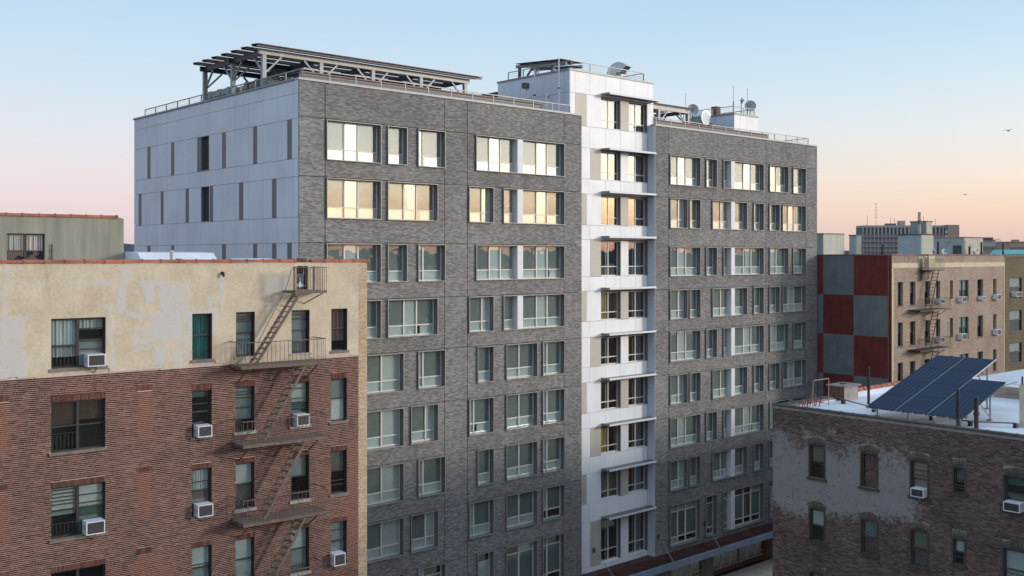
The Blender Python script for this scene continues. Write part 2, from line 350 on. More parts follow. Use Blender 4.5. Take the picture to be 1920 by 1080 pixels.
Z0 = 1.8   # street level
# ------------------------------------------------------------------ ground, street, hills
g = G(); n = 64; g.poly([(3500*math.cos(2*PI*k/n), 3500*math.sin(2*PI*k/n), Z0-.02) for k in range(n)], 'earth_city'); g.build('ground', kind='structure')
def strip(name, w0, w1, za, zb, mat, u0=-60, u1=140):
    g = G(); pts = [MN.P(u, w, zb) for u, w in ((u0,w0),(u1,w0),(u1,w1),(u0,w1))]
    g.prism(pts, (0, 0, za-zb), mat); return g.build(name, kind='structure')
strip('road', -12.6, -3.4, Z0-.05, Z0, 'asphalt', -60, 46)
strip('pavement', -3.2, -.02, Z0-.1, Z0+.13, 'pavement', -2, 46); strip('kerb', -3.4, -3.2, Z0-.1, Z0+.14, 'kerb_stone', -2, 46)
strip('pavement', -16, -12.8, Z0-.1, Z0+.13, 'pavement', 0, 40); strip('kerb', -12.8, -12.6, Z0-.1, Z0+.14, 'kerb_stone', 0, 40)
g = G(); R = 2400; prev = None; nseg = 360
def ridge(a): return 27 + 9*math.sin(a*5+1) + 6*math.sin(a*13+2) + 3*math.sin(a*41) + 2.5*math.sin(a*97+.5) + 1.5*math.sin(a*211)
for k in range(nseg):
    a0, a1 = 2*PI*k/nseg, 2*PI*(k+1)/nseg
    def ex(a):
        e = 0
        if 1.85 < a < 2.15: e = 28*math.sin((a-1.85)/.3*PI)
        return e
    h0, h1 = 25+ridge(a0)*.35+ex(a0), 25+ridge(a1)*.35+ex(a1)
    p = lambda a, r, z: (r*math.cos(a), r*math.sin(a), z)
    g.poly([p(a0,R,Z0-1), p(a0,R+120,h0), p(a1,R+120,h1), p(a1,R,Z0-1)], 'hill_blue')
    g.poly([p(a0,R+120,h0), p(a0,R+500,Z0-1), p(a1,R+500,Z0-1), p(a1,R+120,h1)], 'hill_blue')
g.build('hills', kind='structure')
# ================================================================== GREY APARTMENT BUILDING
main = MN.thing('apartment_building', 'large new grey brick apartment building with white panelled stair tower and end wall', 'building', 0, 0, 0)
TOPS = [31.93, 28.97, 25.64, 22.68, 19.80, 16.84, 13.88, 10.95, 7.94]
BOTS = [29.88, 26.91, 23.60, 20.64, 17.73, 14.78, 11.83, 8.90, 5.05]
def mwindow(u0, u1, z0, z1, parts, tall=False, open_pane=False, z_off=0):
    """parts: list of ('s'|'c'|'p', right edge u) ; s screened sash, c clear pane, p white pier"""
    g = G(); Ft, Bk, e = -.12, .31, .036
    for a in ((u0,u0+e,z0,z1),(u1-e,u1,z0,z1),(u0+e,u1-e,z1-e,z1),(u0+e,u1-e,z0,z0+e)):
        g.box(a[0],a[1],Ft,Ft+.02,a[2],a[3],'trim_light'); g.box(a[0]+.002,a[1]-.002,Ft+.02,Bk,a[2]+.002,a[3]-.002,'jamb_metal')
    # room behind
    g.box(u0,u1,.95,.97,z0,z1,'room_dark'); g.box(u0,u0+.03,Bk,.95,z0,z1,'room_dark'); g.box(u1-.03,u1,Bk,.95,z0,z1,'room_dark')
    g.box(u0+.03,u1-.03,Bk,.95,z1-.03,z1,'room_dark'); g.box(u0+.03,u1-.03,Bk,.95,z0,z0+.03,'room_floor')
    root = g.build('window', main)
    f = G(); a, b, c, d = u0+e, u1-e, z0+e, z1-e; fw = .055
    f.box(a,b,.235,.31,c,c+fw,'mullion'); f.box(a,b,.24,.31,d-fw,d,'mullion')
    f.box(a,a+fw,.24,.31,c+fw,d-fw,'mullion'); f.box(b-fw,b,.24,.31,c+fw,d-fw,'mullion')
    rails = [c+(d-c)*.28] if not tall else [z0+.52, z1-.62]
    x = a+fw; segs = []
    for i, (k, xr) in enumerate(parts):
        if k == 'p':
            x0p = x-.03 if i else a; bp('pier_panel', main, x0p, xr, -.10, .30, c-.0, d+.0, 'shade_edge'); x = xr+.01; f.box(x, x+.05, .24, .31, c+fw, d-fw, 'mullion'); x += .05; continue
        last = i == len(parts)-1; xe = (b-fw) if last else xr-.04
        if i+1 < len(parts) and parts[i+1][0] == 'p': xe = xr-.07; f.box(xe, xr-.03, .24,.31,c+fw,d-fw,'mullion')
        elif not last: f.box(xr-.04, xr+.04, .215,.31,c+fw,d-fw,'mullion')
        zs = [c+fw]+rails+[d-fw]
        for j, (za, zb) in enumerate(zip(zs, zs[1:])):
            za2 = za+(.03 if j else 0); zb2 = zb-(.03 if j < len(zs)-2 else 0)
            segs.append((k, j, x, xe, za2, zb2))
        for r in rails: f.box(x, xe, .235,.305,r-.03,r+.03,'mullion')
        x = xr+.04
    f.build('frame', root)
    for k, j, xa, xb, za, zb in segs:
        scr = k == 's' and j == 1
        bp('pane', root, xa, xb, .262, .274, za, zb, 'window_glass_screened' if scr else 'window_glass')
        r = random.random()
        if scr:
            bp('insect_screen', root, xa, xb, .285, .295, za, zb, 'screen_grey')
        elif open_pane and j == 0: pass
        elif tall:
            if k == 'c' and r < .5 or (k != 'c' and r < .2): bp('blind', root, xa-.02, xb+.02, .34, .35, za, zb, 'blind_white')
            elif j == 1 and r < .8: bp('blind', root, xa-.02, xb+.02, .34, .35, za, zb, 'screen_grey')
        elif r < .07: bp('blind', root, xa+.25, xb+.02, .31, .32, za-.05, zb+.03, 'blind_white')
        else: bp('blind', root, xa-.04, xb+.04, .31, .32, za-.05, zb+.05, 'blind_white')
    return (u0+.01, u1-.01, z0+.01, z1-.01)
A1 = [('s',2.80),('c',3.64),('s',4.9)]
ODD_L = [(1.56,4.89,A1),(5.31,6.59,[('s',6.5)]),(7.32,9.2,[('c',7.87),('s',9.1)]),(11.43,18.54,[('s',12.68),('c',13.53),('s',14.6),('p',15.05),('s',16.44),('c',17.33),('s',18.4)])]
EVE_L = [(1.56,4.89,A1),(5.31,8.67,[('s',6.58),('c',7.43),('s',8.6)]),(10.91,12.76,[('s',12.1),('c',12.7)]),(13.51,18.54,[('s',14.6),('p',15.05),('s',16.44),('c',17.33),('s',18.4)])]
LOWR = [(13.73,16.24,[('s',15.0),('s',16.2)]),(16.68,18.54,[('c',17.32),('s',18.5)])]
LO5 = [(3.3,6.36,[('s',5.11),('c',6.3)]),(7.32,9.2,[('c',7.87),('s',9.1)]),(11.53,12.76,[('s',12.7)])]+LOWR
LO6 = [(3.3,6.36,[('s',5.11),('c',6.3)]),(6.83,8.7,[('s',8.04),('c',8.6)]),(10.91,12.76,[('c',11.5),('s',12.7)])]+LOWR
ROWS_L = [ODD_L, EVE_L, ODD_L, EVE_L, LO5, LO6, LO5, LO6, [(3.3,6.36,[('s',5.11),('c',6.3)]),(7.32,9.2,[('c',7.87),('s',9.1)]),(11.53,12.76,[('c',12.7)])]+LOWR]
ODD_R = [(28.7,32.03,[('s',29.88),('c',30.75),('s',32)]),(32.67,33.93,[('s',33.9)]),(34.69,39.7,[('s',35.6),('p',36.04),('s',37.53),('c',38.49),('s',39.6)]),(40.47,43.01,[('c',41.77),('s',43)]),(43.64,45.45,[('s',45.4)])]
EVE_R = [(28.7,30.59,[('s',29.93),('c',30.5)]),(30.79,32.03,[('s',32)]),(33.39,37.59,[('s',34.74),('s',35.6),('p',36.04),('s',37.5)]),(38.4,39.7,[('s',39.6)]),(40.42,41.81,[('s',41.8)]),(42.18,45.45,[('s',43.41),('c',44.22),('s',45.4)])]
ROWS_R = [ODD_R, EVE_R]*4 + [ODD_R]
holes_L = [(1.56,3.34,17.7,19.85)]*0; holes_R = []
for i, rows in enumerate(ROWS_L):
    for (a, b, p) in rows: holes_L.append(mwindow(a, b, BOTS[i], TOPS[i], p, tall=i == 8, open_pane=(i == 7 and a > 16.5)))
for i, rows in enumerate(ROWS_R):
    for (a, b, p) in rows: holes_R.append(mwindow(a, b, BOTS[i], TOPS[i], p, tall=i == 8))
def brick_face(us, zs, holes, y0=0.0, th=.30):
    for i, (ua, ub) in enumerate(zip(us, us[1:])):
        for j, (za, zb) in enumerate(zip(zs, zs[1:])):
            g = G(); off = random.uniform(-.001, .001)
            for r in minus((ua+(.02 if i else 0), ub-(.02 if i < len(us)-2 else 0), za+.014, zb-.014), holes):
                g.box(r[0], r[1], y0+off, y0+th, r[2], r[3], 'grey_brick')
            if g.v: g.build('wall_panel', main)
ZJ = [4.6, 7.94, 10.97, 13.92, 16.88, 19.84, 22.72, 25.68, 29.01, 31.97, 33.78]
brick_face([.03, 1.52, 9.22, 10.86, 18.58, 20.13], ZJ, holes_L)
brick_face([27.23, 28.62, 40.1, 45.5, 47.2], ZJ, holes_R)
# cores, roofs
bp('core', main, .14, 20.10, 1.0, 20.7, Z0-.3, 33.1, 'dark_void'); bp('core', main, 27.3, 47.1, 1.0, 20.7, Z0-.3, 33.1, 'dark_void')
bp('core', main, 19.8, 27.7, 1.25, 20.6, Z0-.3, 36.2, 'dark_void')
bp('wall', main, 20.09, 20.13, .32, 1.0, 4.7, 33.8, 'grey_brick'); bp('wall', main, 47.12, 47.2, .32, 20.7, Z0, 33.8, 'grey_brick'); bp('wall', main, .1, 47.1, 20.7, 20.77, Z0, 33.8, 'grey_brick')
bp('roof', main, .15, 19.7, .32, 20.6, 33.1, 33.2, 'roof_membrane'); bp('roof', main, 27.8, 47.1, .32, 20.6, 33.1, 33.2, 'roof_membrane')
def coping(x0, x1, y0, y1, z, t=.11, mat='coping_metal'): return bp('coping', main, x0, x1, y0, y1, z-t, z, mat)
for a, b in zip(np.linspace(-.03, 20.15, 8), np.linspace(-.03, 20.15, 8)[1:]): coping(a+.004, b-.004, -.05, .42, 33.90)
for a, b in zip(np.linspace(27.18, 47.22, 8), np.linspace(27.18, 47.22, 8)[1:]): coping(a+.004, b-.004, -.05, .42, 33.90)
bp('coping', main, -.06, .40, .425, 20.80, 33.80, 33.90, 'steel_grey')
# end wall of rain-screen panels
WJ = [.06, .52, 2.07, 3.62, 5.20, 6.76, 8.30, 9.85, 11.02, 12.54, 14.12, 15.61, 17.15, 18.74, 20.74]
SZ = [(33.13,33.79,None),(31.87,33.13,None),(29.87,31.87,0),(28.97,29.87,None),(26.95,28.97,1),(25.65,26.95,None),(23.63,25.65,2),(22.7,23.63,None),(20.7,22.7,1),(19.8,20.7,None),(17.8,19.8,0),(16.9,17.8,None),(14.9,16.9,1),(13.9,14.9,None)]
STR = {0: [(.67,1.13),(4.28,4.72),(7.86,8.32),(11.03,11.47),(14.61,15.06),(18.15,18.63)], 1: [(2.23,2.69),(5.83,6.31),(9.43,9.86),(12.58,13.04),(16.16,16.59),(19.57,20.02)],
       2: [(.67,1.13),(2.23,2.69),(4.28,4.72),(7.86,8.32),(14.61,15.06),(18.15,18.63)]}
SWIN = {0: (9.89,11.03), 1: (9.86,10.96)}
q = .009
for za, zb, kind in SZ:
    if kind is None:
        for a, b in zip(WJ, WJ[1:]): bp('panel', main, 0, .035, a+q, b-q, za+q, zb-q, 'white_panel_shaded')
        continue
    strips = STR[kind]; win = SWIN.get(kind)
    blocked = sorted(strips+([win] if win else []))
    for a, b in strips: bp('accent_strip', main, .012, .035, a+.002, b-.002, za+q, zb-q, 'grey_strip')
    cur = WJ[0]; free = []
    for a, b in blocked: free.append((cur, a)); cur = b
    free.append((cur, WJ[-1]))
    for a, b in free:
        if b-a < .05: continue
        cuts = [a]+[j for j in WJ if a+.35 < j < b-.35]+[b]
        for c, d in zip(cuts, cuts[1:]): bp('panel', main, 0, .035, c+q, d-q, za+q, zb-q, 'white_panel_shaded')
    if win:
        a, b = win; g = G()
        g.box(-.01,.35,a,a+.04,za,zb,'mullion'); g.box(.0,.35,b-.04,b,za,zb,'jamb_metal'); g.box(0,.35,a+.04,b-.04,zb-.05,zb,'dark_frame'); g.box(-.02,.35,a+.04,b-.04,za,za+.05,'jamb_metal')
        g.box(.95,.97,a,b,za,zb,'room_dark'); g.box(.25,.31,(a+b)/2-.03,(a+b)/2+.03,za+.05,zb-.05,'brown_frame'); g.box(.25,.31,a+.04,b-.04,za+.52,za+.58,'brown_frame')
        wn = g.build('window', main)
        for c, d in ((za+.05,za+.52),(za+.58,zb-.05)):
            for y0, y1 in ((a+.04,(a+b)/2-.03),((a+b)/2+.03,b-.04)): bp('pane', wn, .27,.28,y0,y1,c,d,'window_glass')
        bp('curtain', wn, .36,.38,a+.1,(a+b)/2,za+.05,zb-.05,'blind_white'); bp('curtain', wn, .36,.38,(a+b)/2,b-.05,za+.05,zb-.05,'screen_grey')
bp('wall', main, .0, .05, .06, 20.74, Z0, 13.88, 'white_panel_shaded')
# ---- stair tower
TW = .65
def tp(a, b, za, zb, mat='white_panel', y=TW): bp('panel', main, a+q, b-q, y, y+.06, za+q, zb-q, mat)
TWR = [(31.92,29.93),(28.98,26.98),(26.06,23.67),(22.74,20.80),(19.78,17.86),(16.89,14.92),(13.93,12.06),(11.01,9.11),(7.90,5.00)]
BJ = [20.05, 21.51, 23.03, 24.48, 25.96, 27.19]
def twindow(a, b, z0, z1, wall=None, lit='room_dark', open_right=False, wood=False):
    g = G(); f = .05; d0 = TW+.24
    g.box(a,a+.03,TW+.07,d0+.07,z0,z1,'jamb_metal'); g.box(b-.03,b,TW-.0,d0+.07,z0,z1,'jamb_metal'); g.box(a+.03,b-.03,TW+.0,d0+.07,z1-.03,z1,'jamb_metal'); g.box(a+.03,b-.03,TW-.02,d0+.07,z0,z0+.035,'white_panel')
    g.box(a,b,TW+1.6,TW+1.62,z0,z1,lit); g.box(a,a+.02,d0+.07,TW+1.6,z0,z1,wall or lit); g.box(b-.02,b,d0+.07,TW+1.6,z0,z1,lit); g.box(a+.02,b-.02,d0+.07,TW+1.6,z0,z0+.03,'room_floor'); g.box(a+.02,b-.02,d0+.07,TW+1.6,z1-.03,z1,'room_tan')
    w = g.build('window', main)
    x0, x1, c, d = a+.03, b-.03, z0+.035, z1-.03; m = (x0+x1)/2-.02; r = c+(d-c)*.27
    h = G(); 
    for k in ((x0,x0+f,c,d),(x1-f,x1,c,d),(m-.035,m+.035,c,d)): h.box(k[0],k[1],d0,d0+.07,k[2],k[3],'mullion')
    for k in ((c,c+f),(d-f,d),(r-.03,r+.03)):
        h.box(x0+f,m-.035,d0+.004,d0+.066,k[0],k[1],'mullion'); h.box(m+.035,x1-f,d0+.004,d0+.066,k[0],k[1],'mullion')
    h.build('frame', w)
    for xa, xb in ((x0+f, m-.035), (m+.035, x1-f)):
        for za, zb in ((c+f, r-.03), (r+.03, d-f)): bp('pane', w, xa, xb, d0+.03, d0+.04, za, zb, 'window_glass')
    if wall == 'room_yellow': bp('partition', w, x0, m-.03, d0+.22, d0+.24, c, d, 'room_yellow')
    elif wall == 'room_tan' and lit == 'room_tan': bp('partition', w, x0, x1, d0+.3, d0+.32, c, d, 'room_tan')
    bp('door_frame', w, m+.06, m+.13, d0+.3, d0+.36, c, d-.2, 'mullion'); bp('partition', w, m+.13, x1, d0+.45, d0+.47, c, d, 'shade_taupe'); bp('poster', w, m+.2, m+.45, d0+.42, d0+.445, c+(d-c)*.45, c+(d-c)*.62, random.choice(['shade_white','room_dark','red_metal']))
    bp('bench', w, x0+.05, x1-.1, d0+.5, d0+.9, c, c+random.uniform(.2,.45), 'room_floor')
for i, (zt, zb) in enumerate(TWR):
    odd = i % 2 == 0
    if odd: tp(20.05, 21.59, zb, zt); tp(21.59, 22.60, zb, zt, 'beige_panel'); tp(24.50, 25.27, zb, zt)
    else: tp(20.05, 21.25, zb, zt, 'beige_panel'); tp(21.25, 22.60, zb, zt); tp(24.50, 25.27, zb, zt, 'beige_panel')
    yl = i in (3, 6); twindow(22.61, 24.49, zb, zt-.08, 'room_yellow' if yl else 'room_tan', 'room_yellow' if yl else ('room_tan' if i in (7, 3) else 'room_dark'))
    twindow(25.28, 27.18, zb, zt-.08, 'room_tan', 'room_dark')
    bp('panel', main, 22.62, 27.18, TW, TW+.06, zt-.07, zt-.01, 'grey_strip')
    ztop = TWR[i-1][1] if i else 33.30
    for a, b in zip(BJ, BJ[1:]): tp(a, b, zt, ztop)
tp(20.05, 27.19, 4.6, 5.0)
for a, b in ((19.76,20.22),(21.25,22.60)): tp(a, b, 33.30, 35.35)
tp(20.22, 21.25, 33.30, 35.35, 'beige_panel'); tp(24.48, 25.30, 33.30, 35.35, 'beige_panel'); tp(27.17, 27.78, 33.30, 35.35)
twindow(22.61, 24.47, 33.31, 35.27); twindow(25.31, 27.16, 33.31, 35.27); bp('panel', main, 22.61, 27.16, TW, TW+.06, 35.28, 35.34, 'grey_strip')
for a, b in zip([19.76,20.22,21.55,23.02,24.46,25.89,27.24], [20.22,21.55,23.02,24.46,25.89,27.24,27.78]): tp(a, b, 35.35, 36.72)
# recess return on the right wing
for i, (za, zb) in enumerate(zip([4.7]+[r[0] for r in TWR][::-1], [r[0] for r in TWR][::-1]+[33.85])): bp('return_panel', main, 27.19, 27.215, .0, .64, za+q, zb-q, 'white_panel_shaded')
# tower sides
LJ = [.66, 1.12, 2.35, 3.0, 4.2, 5.3, 6.1, 6.9, 7.47]
for a, b in zip(LJ, LJ[1:]):
    bp('panel', main, 19.72, 19.755, a+.008, b-.008, 35.36, 36.72, 'white_panel_shaded'); bp('panel', main, 19.72, 19.755, a+.008, b-.008, 33.2, 35.34, 'white_panel_shaded')
    bp('panel', main, 27.785, 27.82, a+.008, b-.008, 33.2, 36.72, 'white_panel_shaded')
bp('wall', main, 19.74, 27.8, 7.48, 7.55, 33.2, 36.7, 'white_panel_shaded'); 
bp('roof', main, 19.78, 27.76, .72, 7.46, 36.3, 36.42, 'roof_membrane')
coping(19.68, 27.86, .60, .80, 36.84); coping(19.68, 19.90, .805, 7.60, 36.84, mat='steel_grey'); coping(27.64, 27.86, .805, 7.60, 36.84); coping(19.905, 27.635, 7.40, 7.60, 36.84)
# projecting sunshades
for i, zt in enumerate([35.56, 31.98, 29.2, 26.3]+[r[0]+.22 for r in TWR[3:]]):
    g = G(); x0, x1 = 22.62, 27.14+.1
    if i == 0: x1 = 27.55
    g.box(x0, x0+.05, -.07, TW-.01, zt-.13, zt, 'steel_grey'); g.box(x0, x1, -.10, -.07, zt-.13, zt+.0, 'shade_edge'); g.box(x1-.05, x1, -.07, TW-.01, zt-.16, zt, 'shade_edge')
    sh = g.build('sunshade', main)
    for k in range(9): bp('blade', sh, x0+.06, x1-.06, -.05+k*.077, -.05+k*.077+.055, zt-.11, zt-.03, 'steel_grey')
# ---- right wing penthouse
bp('penthouse', main, 40.28, 43.38, 3.04, 7.44, 33.2, 36.0, 'white_panel')
for a, b in zip(np.linspace(40.24, 43.4, 5), np.linspace(40.24, 43.4, 5)[1:]): bp('panel', main, a+q, b-q, 3.0, 3.035, 33.2, 36.06, 'white_panel')
for a, b in zip(np.linspace(3.0, 7.48, 6), np.linspace(3.0, 7.48, 6)[1:]): bp('panel', main, 40.24, 40.275, a+q, b-q, 33.2, 36.06, 'white_panel_shaded')
bp('coping', main, 40.18, 43.46, 2.94, 7.54, 36.07, 36.18, 'steel_grey')
# ---- entrance canopy and shop front
cx0, cx1 = 17.0, 47.4
for a, b in zip(np.arange(cx0, cx1-1, 3.8), np.arange(cx0+3.8, cx1+2, 3.8)):
    b = min(b, cx1); bp('canopy_board', main, a+.006, b-.006, -1.72, (-.02 if (b <= 20.2 or a >= 27) else .6), 4.62, 4.72, 'canopy_red'); bp('fascia_panel', main, a+.006, b-.006, -1.80, -1.725, 4.36, 4.80, 'fascia')
for k in range(14): bp('canopy_batten', main, cx0+.05, cx1-.05, -1.65+k*.115, -1.60+k*.115, 4.722, 4.75, 'canopy_red')
for u in (21.89, 27.54, 32.58, 40.52):
    y = .62 if 20.2 < u < 27.1 else -.02
    g = G(); g.tube((u, y, 6.05), (u, y-.12, 6.12), .05, 'steel_dark'); g.tube((u, y-.1, 6.1), (u-.3, -1.5, 4.78), .022, 'steel_light'); g.tube((u-.3, -1.5, 4.70), (u-.3, -1.5, 4.84), .04, 'aluminium'); g.box(u-.1, u+.1, y-.02, y, 5.9, 6.2, 'steel_dark')
    g.build('tie_rod', main)
bp('wall', main, 17, 47.2, .9, .98, Z0, 4.6, 'room_tan')
for a, b in ((.03,29.3),(32.6,34.0),(41.0,47.2)):
    if a < 20: bp('wall_panel', main, a, 20.1, .3, .6, Z0, 4.55, 'grey_brick'); a = 20.1
    bp('wall_panel', main, a, b, .3, .6, Z0, 4.55, 'grey_brick')
bp('corner_post', main, 40.35, 40.95, .2, .6, Z0, 4.5, 'store_brown')
for a, b, npn in ((29.3,32.6,3),(34.0,40.3,6)):
    g = G(); g.box(a, b, .35,.45, Z0+.13, Z0+.5, 'store_brown'); g.box(a, b, .36,.44, 4.3, 4.5,'mullion'); g.box(a,b,.36,.44,Z0+.5,Z0+.56,'mullion'); g.box(a,b,.36,.44,2.6+.0,2.66,'mullion')
    st = (b-a)/npn
    for k in range(npn+1): g.box(a+k*st-.035, a+k*st+.035, .33,.46, Z0+.56, 4.3, 'mullion' if k%3 else 'store_brown')
    sf = g.build('shop_window', main)
    for k in range(npn): bp('pane', sf, a+k*st+.04, a+(k+1)*st-.04, .39,.40, Z0+.56, 4.3, 'window_glass')
    bp('blind', sf, a+.2, a+st*.9, .6,.62, Z0+.6, 4.3, 'curtain_red'); bp('blind', sf, a+st*4 if npn > 4 else a+st*2, b-.1, .65,.67, Z0+.6, 4.2, 'room_tan')
# ================================================================== THINGS ON THE GREY BUILDING
ROOF = 33.2
def railing(name, label, pts, h=.55, z=33.9, step=1.6, group='cable railings round the roofs'):
    """pts in MN (u,w)"""
    o = MN.thing(name, label, 'railing', pts[0][0], pts[0][1], z, group)
    ox, oy = pts[0]
    for (a, b) in zip(pts, pts[1:]):
        L = math.dist(a, b); n = max(1, round(L/step)); 
        p0 = Vector((a[0]-ox, a[1]-oy, 0)); p1 = Vector((b[0]-ox, b[1]-oy, 0))
        for k in range(n+1):
            p = p0.lerp(p1, k/n); bp('post', o, p.x-.025, p.x+.025, p.y-.025, p.y+.025, -.2, h-.03, 'steel_light')
        G().beam(p0+Vector((0,0,h)), p1+Vector((0,0,h)), .06, .05, 'steel_light').build('handrail', o)
        for f in (.25, .5, .75): G().beam(p0+Vector((0,0,h*f)), p1+Vector((0,0,h*f)), .012, .012, 'steel_grey').build('cable', o)
    return o
railing('roof_railing', 'long cable railing round the edge of the grey wing beside the solar canopy', [(19.6,.5),(.5,.5),(.5,20.2)])
railing('roof_railing', 'short cable railing on top of the white stair tower', [(27.2,6.9),(27.2,1.0),(20.2,1.0),(20.2,7.0)], h=.6, z=36.84)
railing('roof_railing', 'cable railing along the roof edge of the wing beyond the tower', [(27.9,.5),(46.7,.5),(46.7,8)])
railing('roof_railing', 'small railing on the white penthouse between the dish antennas', [(43.2,7.2),(43.2,3.2),(40.4,3.2),(40.4,7.2)], h=.55, z=36.18)
# --- big solar canopy
def solar_canopy(label, us, ws, ztop, u_over, rows, row_w, base=ROOF, pitch=1.19, w_first=5.3, up=None, brace=True):
    o = MN.thing('solar_canopy', label, 'solar canopy', us[0], ws[0], base, None); X, Y = us[0], ws[0]; H = ztop-base
    for u in us:
        for w in ws: bp('column', o, u-X-.11, u-X+.11, w-Y-.11, w-Y+.11, 0, H-.32, 'galvanised')
    for w in ws:
        bp('beam', o, us[0]-X-.3, us[-1]-X+.3, w-Y-.075, w-Y+.075, H-.30, H-.02, 'steel_light' if w == ws[0] else 'steel_dark')
    for u in us: bp('cross_beam', o, u-X-.07, u-X+.07, ws[0]-Y+.08, ws[-1]-Y-.08, H-.31, H-.03, 'steel_dark'); 
    if brace:
        for i, u in enumerate(us):
            for j, w in enumerate(ws):
                for du, dw in ((1,0),(-1,0),(0,1),(0,-1)):
                    if (du < 0 and i == 0) or (du > 0 and i == len(us)-1) or (dw < 0 and j == 0) or (dw > 0 and j == len(ws)-1): continue
                    if i not in (0, len(us)-1) and dw: continue
                    G().beam((u-X+du*.1, w-Y+dw*.1, H-1.25), (u-X+du*1.05, w-Y+dw*1.05, H-.33), .09, .09, 'galvanised').build('brace', o)
    L0, L1 = u_over; n = max(1, round((L1-L0)/1.65)); st = (L1-L0)/n
    for k in range(rows):
        w = w_first + k*pitch; y0, y1 = w-Y-row_w/2, w-Y+row_w/2
        G().beam((L0-X, w-Y-row_w/2+.12, H+.02), (L1-X, w-Y-row_w/2+.12, H+.02), .06, .08, 'steel_dark').build('purlin', o)
        G().beam((L0-X, w-Y+row_w/2-.12, H+.10), (L1-X, w-Y+row_w/2-.12, H+.10), .06, .08, 'steel_dark').build('purlin', o)
        for i in range(n):
            p = link('solar_panel', _panel(st-.02, row_w), o, (L0-X+st*(i+.5), w-Y, H+.15)); p.rotation_euler = (math.radians(5), 0, 0)
    return o
_pc = {}
def _panel(l, w):
    k = (round(l, 3), round(w, 3))
    if k not in _pc:
        g = G(); g.box(-l/2, l/2, -w/2, w/2, -.02, .012, 'solar_back'); g.box(-l/2+.02, l/2-.02, -w/2+.02, w/2-.02, .012, .02, 'solar_cell')
        g.box(-l/2, l/2, -w/2-.004, -w/2, -.03, .02, 'rusty_top')
        _pc[k] = g.mesh('solar_panel')
    return _pc[k]
solar_canopy('long steel canopy carrying rows of solar panels above the grey wing roof', [.5,4.0,7.45,10.9,14.35], [4.5,8.0,11.5], 36.05, (-.15,15.3), 7, .78, w_first=4.3, pitch=1.18)
solar_canopy('small steel canopy with solar panels half hidden behind the white stair tower', [30.0,33.5,37.0], [5.0,8.2], 36.3, (28.2,37.3), 3, .8, w_first=5.2, pitch=1.25)
o = MN.thing('solar_canopy', 'low steel frame with solar panels on top of the stair tower', 'solar canopy', 20.5, 1.4, 36.42)
bp('column', o, 0, .16, 4.8, 4.96, 0, 1.35, 'steel_dark'); bp('column', o, 1.5, 1.66, 4.8, 4.96, 0, 1.35, 'steel_dark'); bp('column', o, 0, .16, 1.6, 1.76, 0, 1.0, 'steel_dark'); bp('column', o, 1.5, 1.66, 1.6, 1.76, 0, 1.0, 'steel_dark')
G().beam((.08, 5.2, 1.42), (.08, .4, .95), .14, .2, 'steel_grey').build('beam', o); G().beam((1.58, 5.2, 1.42), (1.58, .4, .95), .14, .2, 'steel_grey').build('beam', o); G().beam((.08, 4.7, .1), (.08, 3.6, 1.15), .1, .1, 'steel_dark').build('brace', o)
for k in range(4):
    for i in range(1): p = link('solar_panel', _panel(2.1, 1.05), o, (.75, 4.35-k*1.12, 1.50-k*.075)); p.rotation_euler = (math.radians(4), 0, 0)
# --- low solar racks behind the parapets
def low_rack(label, u0, u1, w, z):
    o = MN.thing('solar_rack', label, 'solar rack', u0, w, ROOF, 'low solar racks behind the parapet'); L = u1-u0; n = round(L/1.7); st = L/n
    for k in range(0, n+1, 2): bp('leg', o, k*st-.05 if k else 0, k*st+.05, .3, .4, 0, z-ROOF-.45, 'steel_dark'); bp('leg', o, k*st-.05 if k else 0, k*st+.05, 1.5, 1.6, 0, z-ROOF-.2, 'steel_dark')
    bp('rail', o, 0, L, .0, .05, z-ROOF-.55, z-ROOF-.18, 'steel_dark'); bp('rail', o, 0, L, 1.5, 1.56, z-ROOF-.2, z-ROOF-.1, 'steel_dark')
    for k in range(n):
        p = link('solar_panel', _panel(st-.03, 1.75), o, (st*(k+.5), .85, z-ROOF-.08)); p.rotation_euler = (math.radians(3), 0, 0)
        bp('edge_cap', o, st*k+.01, st*(k+1)-.01, -.06, -.02, z-ROOF-.17, z-ROOF-.08, 'rusty_top')
low_rack('long low rack of solar panels behind the grey wing parapet under the canopy', 1.2, 18.6, 2.0, 34.72)
low_rack('long low rack of solar panels behind the parapet of the wing beyond the tower', 28.4, 43.4, 2.0, 34.72)
# --- condensers
def condenser(u, w, big, label):
    o = MN.thing('air_conditioner', label, 'condenser', u, w, ROOF, 'condensing units in a row on the grey roof'); h = 1.55
    g = G(); g.box(0, 1.05, 0, 1.0, .35, .35+h, 'galvanised'); g.build('casing', o)
    for k in range(2): bp('grille', o, -.02, 0, .08+k*.46, .46+k*.46, .5, h+.15, 'steel_dark'); bp('grille', o, .08+k*.48, .5+k*.48, -.02, 0, .5, h+.15, 'steel_dark')
    G().tube((.52, .5, h+.35), (.52, .5, h+.58), .46, 'steel_grey', 14, .40).build('fan_cowl', o)
    bp('stand', o, .05, 1.0, .1, .2, 0, .35, 'steel_dark'); bp('stand', o, .05, 1.0, .8, .9, 0, .35, 'steel_dark')
for i, (w, l) in enumerate([(15.2,'first'),(13.95,'second'),(12.7,'third'),(10.4,'fourth'),(9.15,'fifth'),(7.9,'sixth')]):
    condenser(2.6, w, i, 'grey rooftop condensing unit with round fan cowl, %s of the row from the far end' % l)
o = MN.thing('roof_pipes', 'bundle of bent silver pipes on the roof by the front corner of the canopy', 'pipes', 2.2, 4.6, ROOF)
for k in range(5):
    G().tube((k*.16, k*.35, 0), (k*.16, k*.35, 1.1), .05, 'aluminium').tube((k*.16, k*.35, 1.1), (k*.16+.25, k*.35+.3, 1.45), .05, 'aluminium').build('pipe', o)
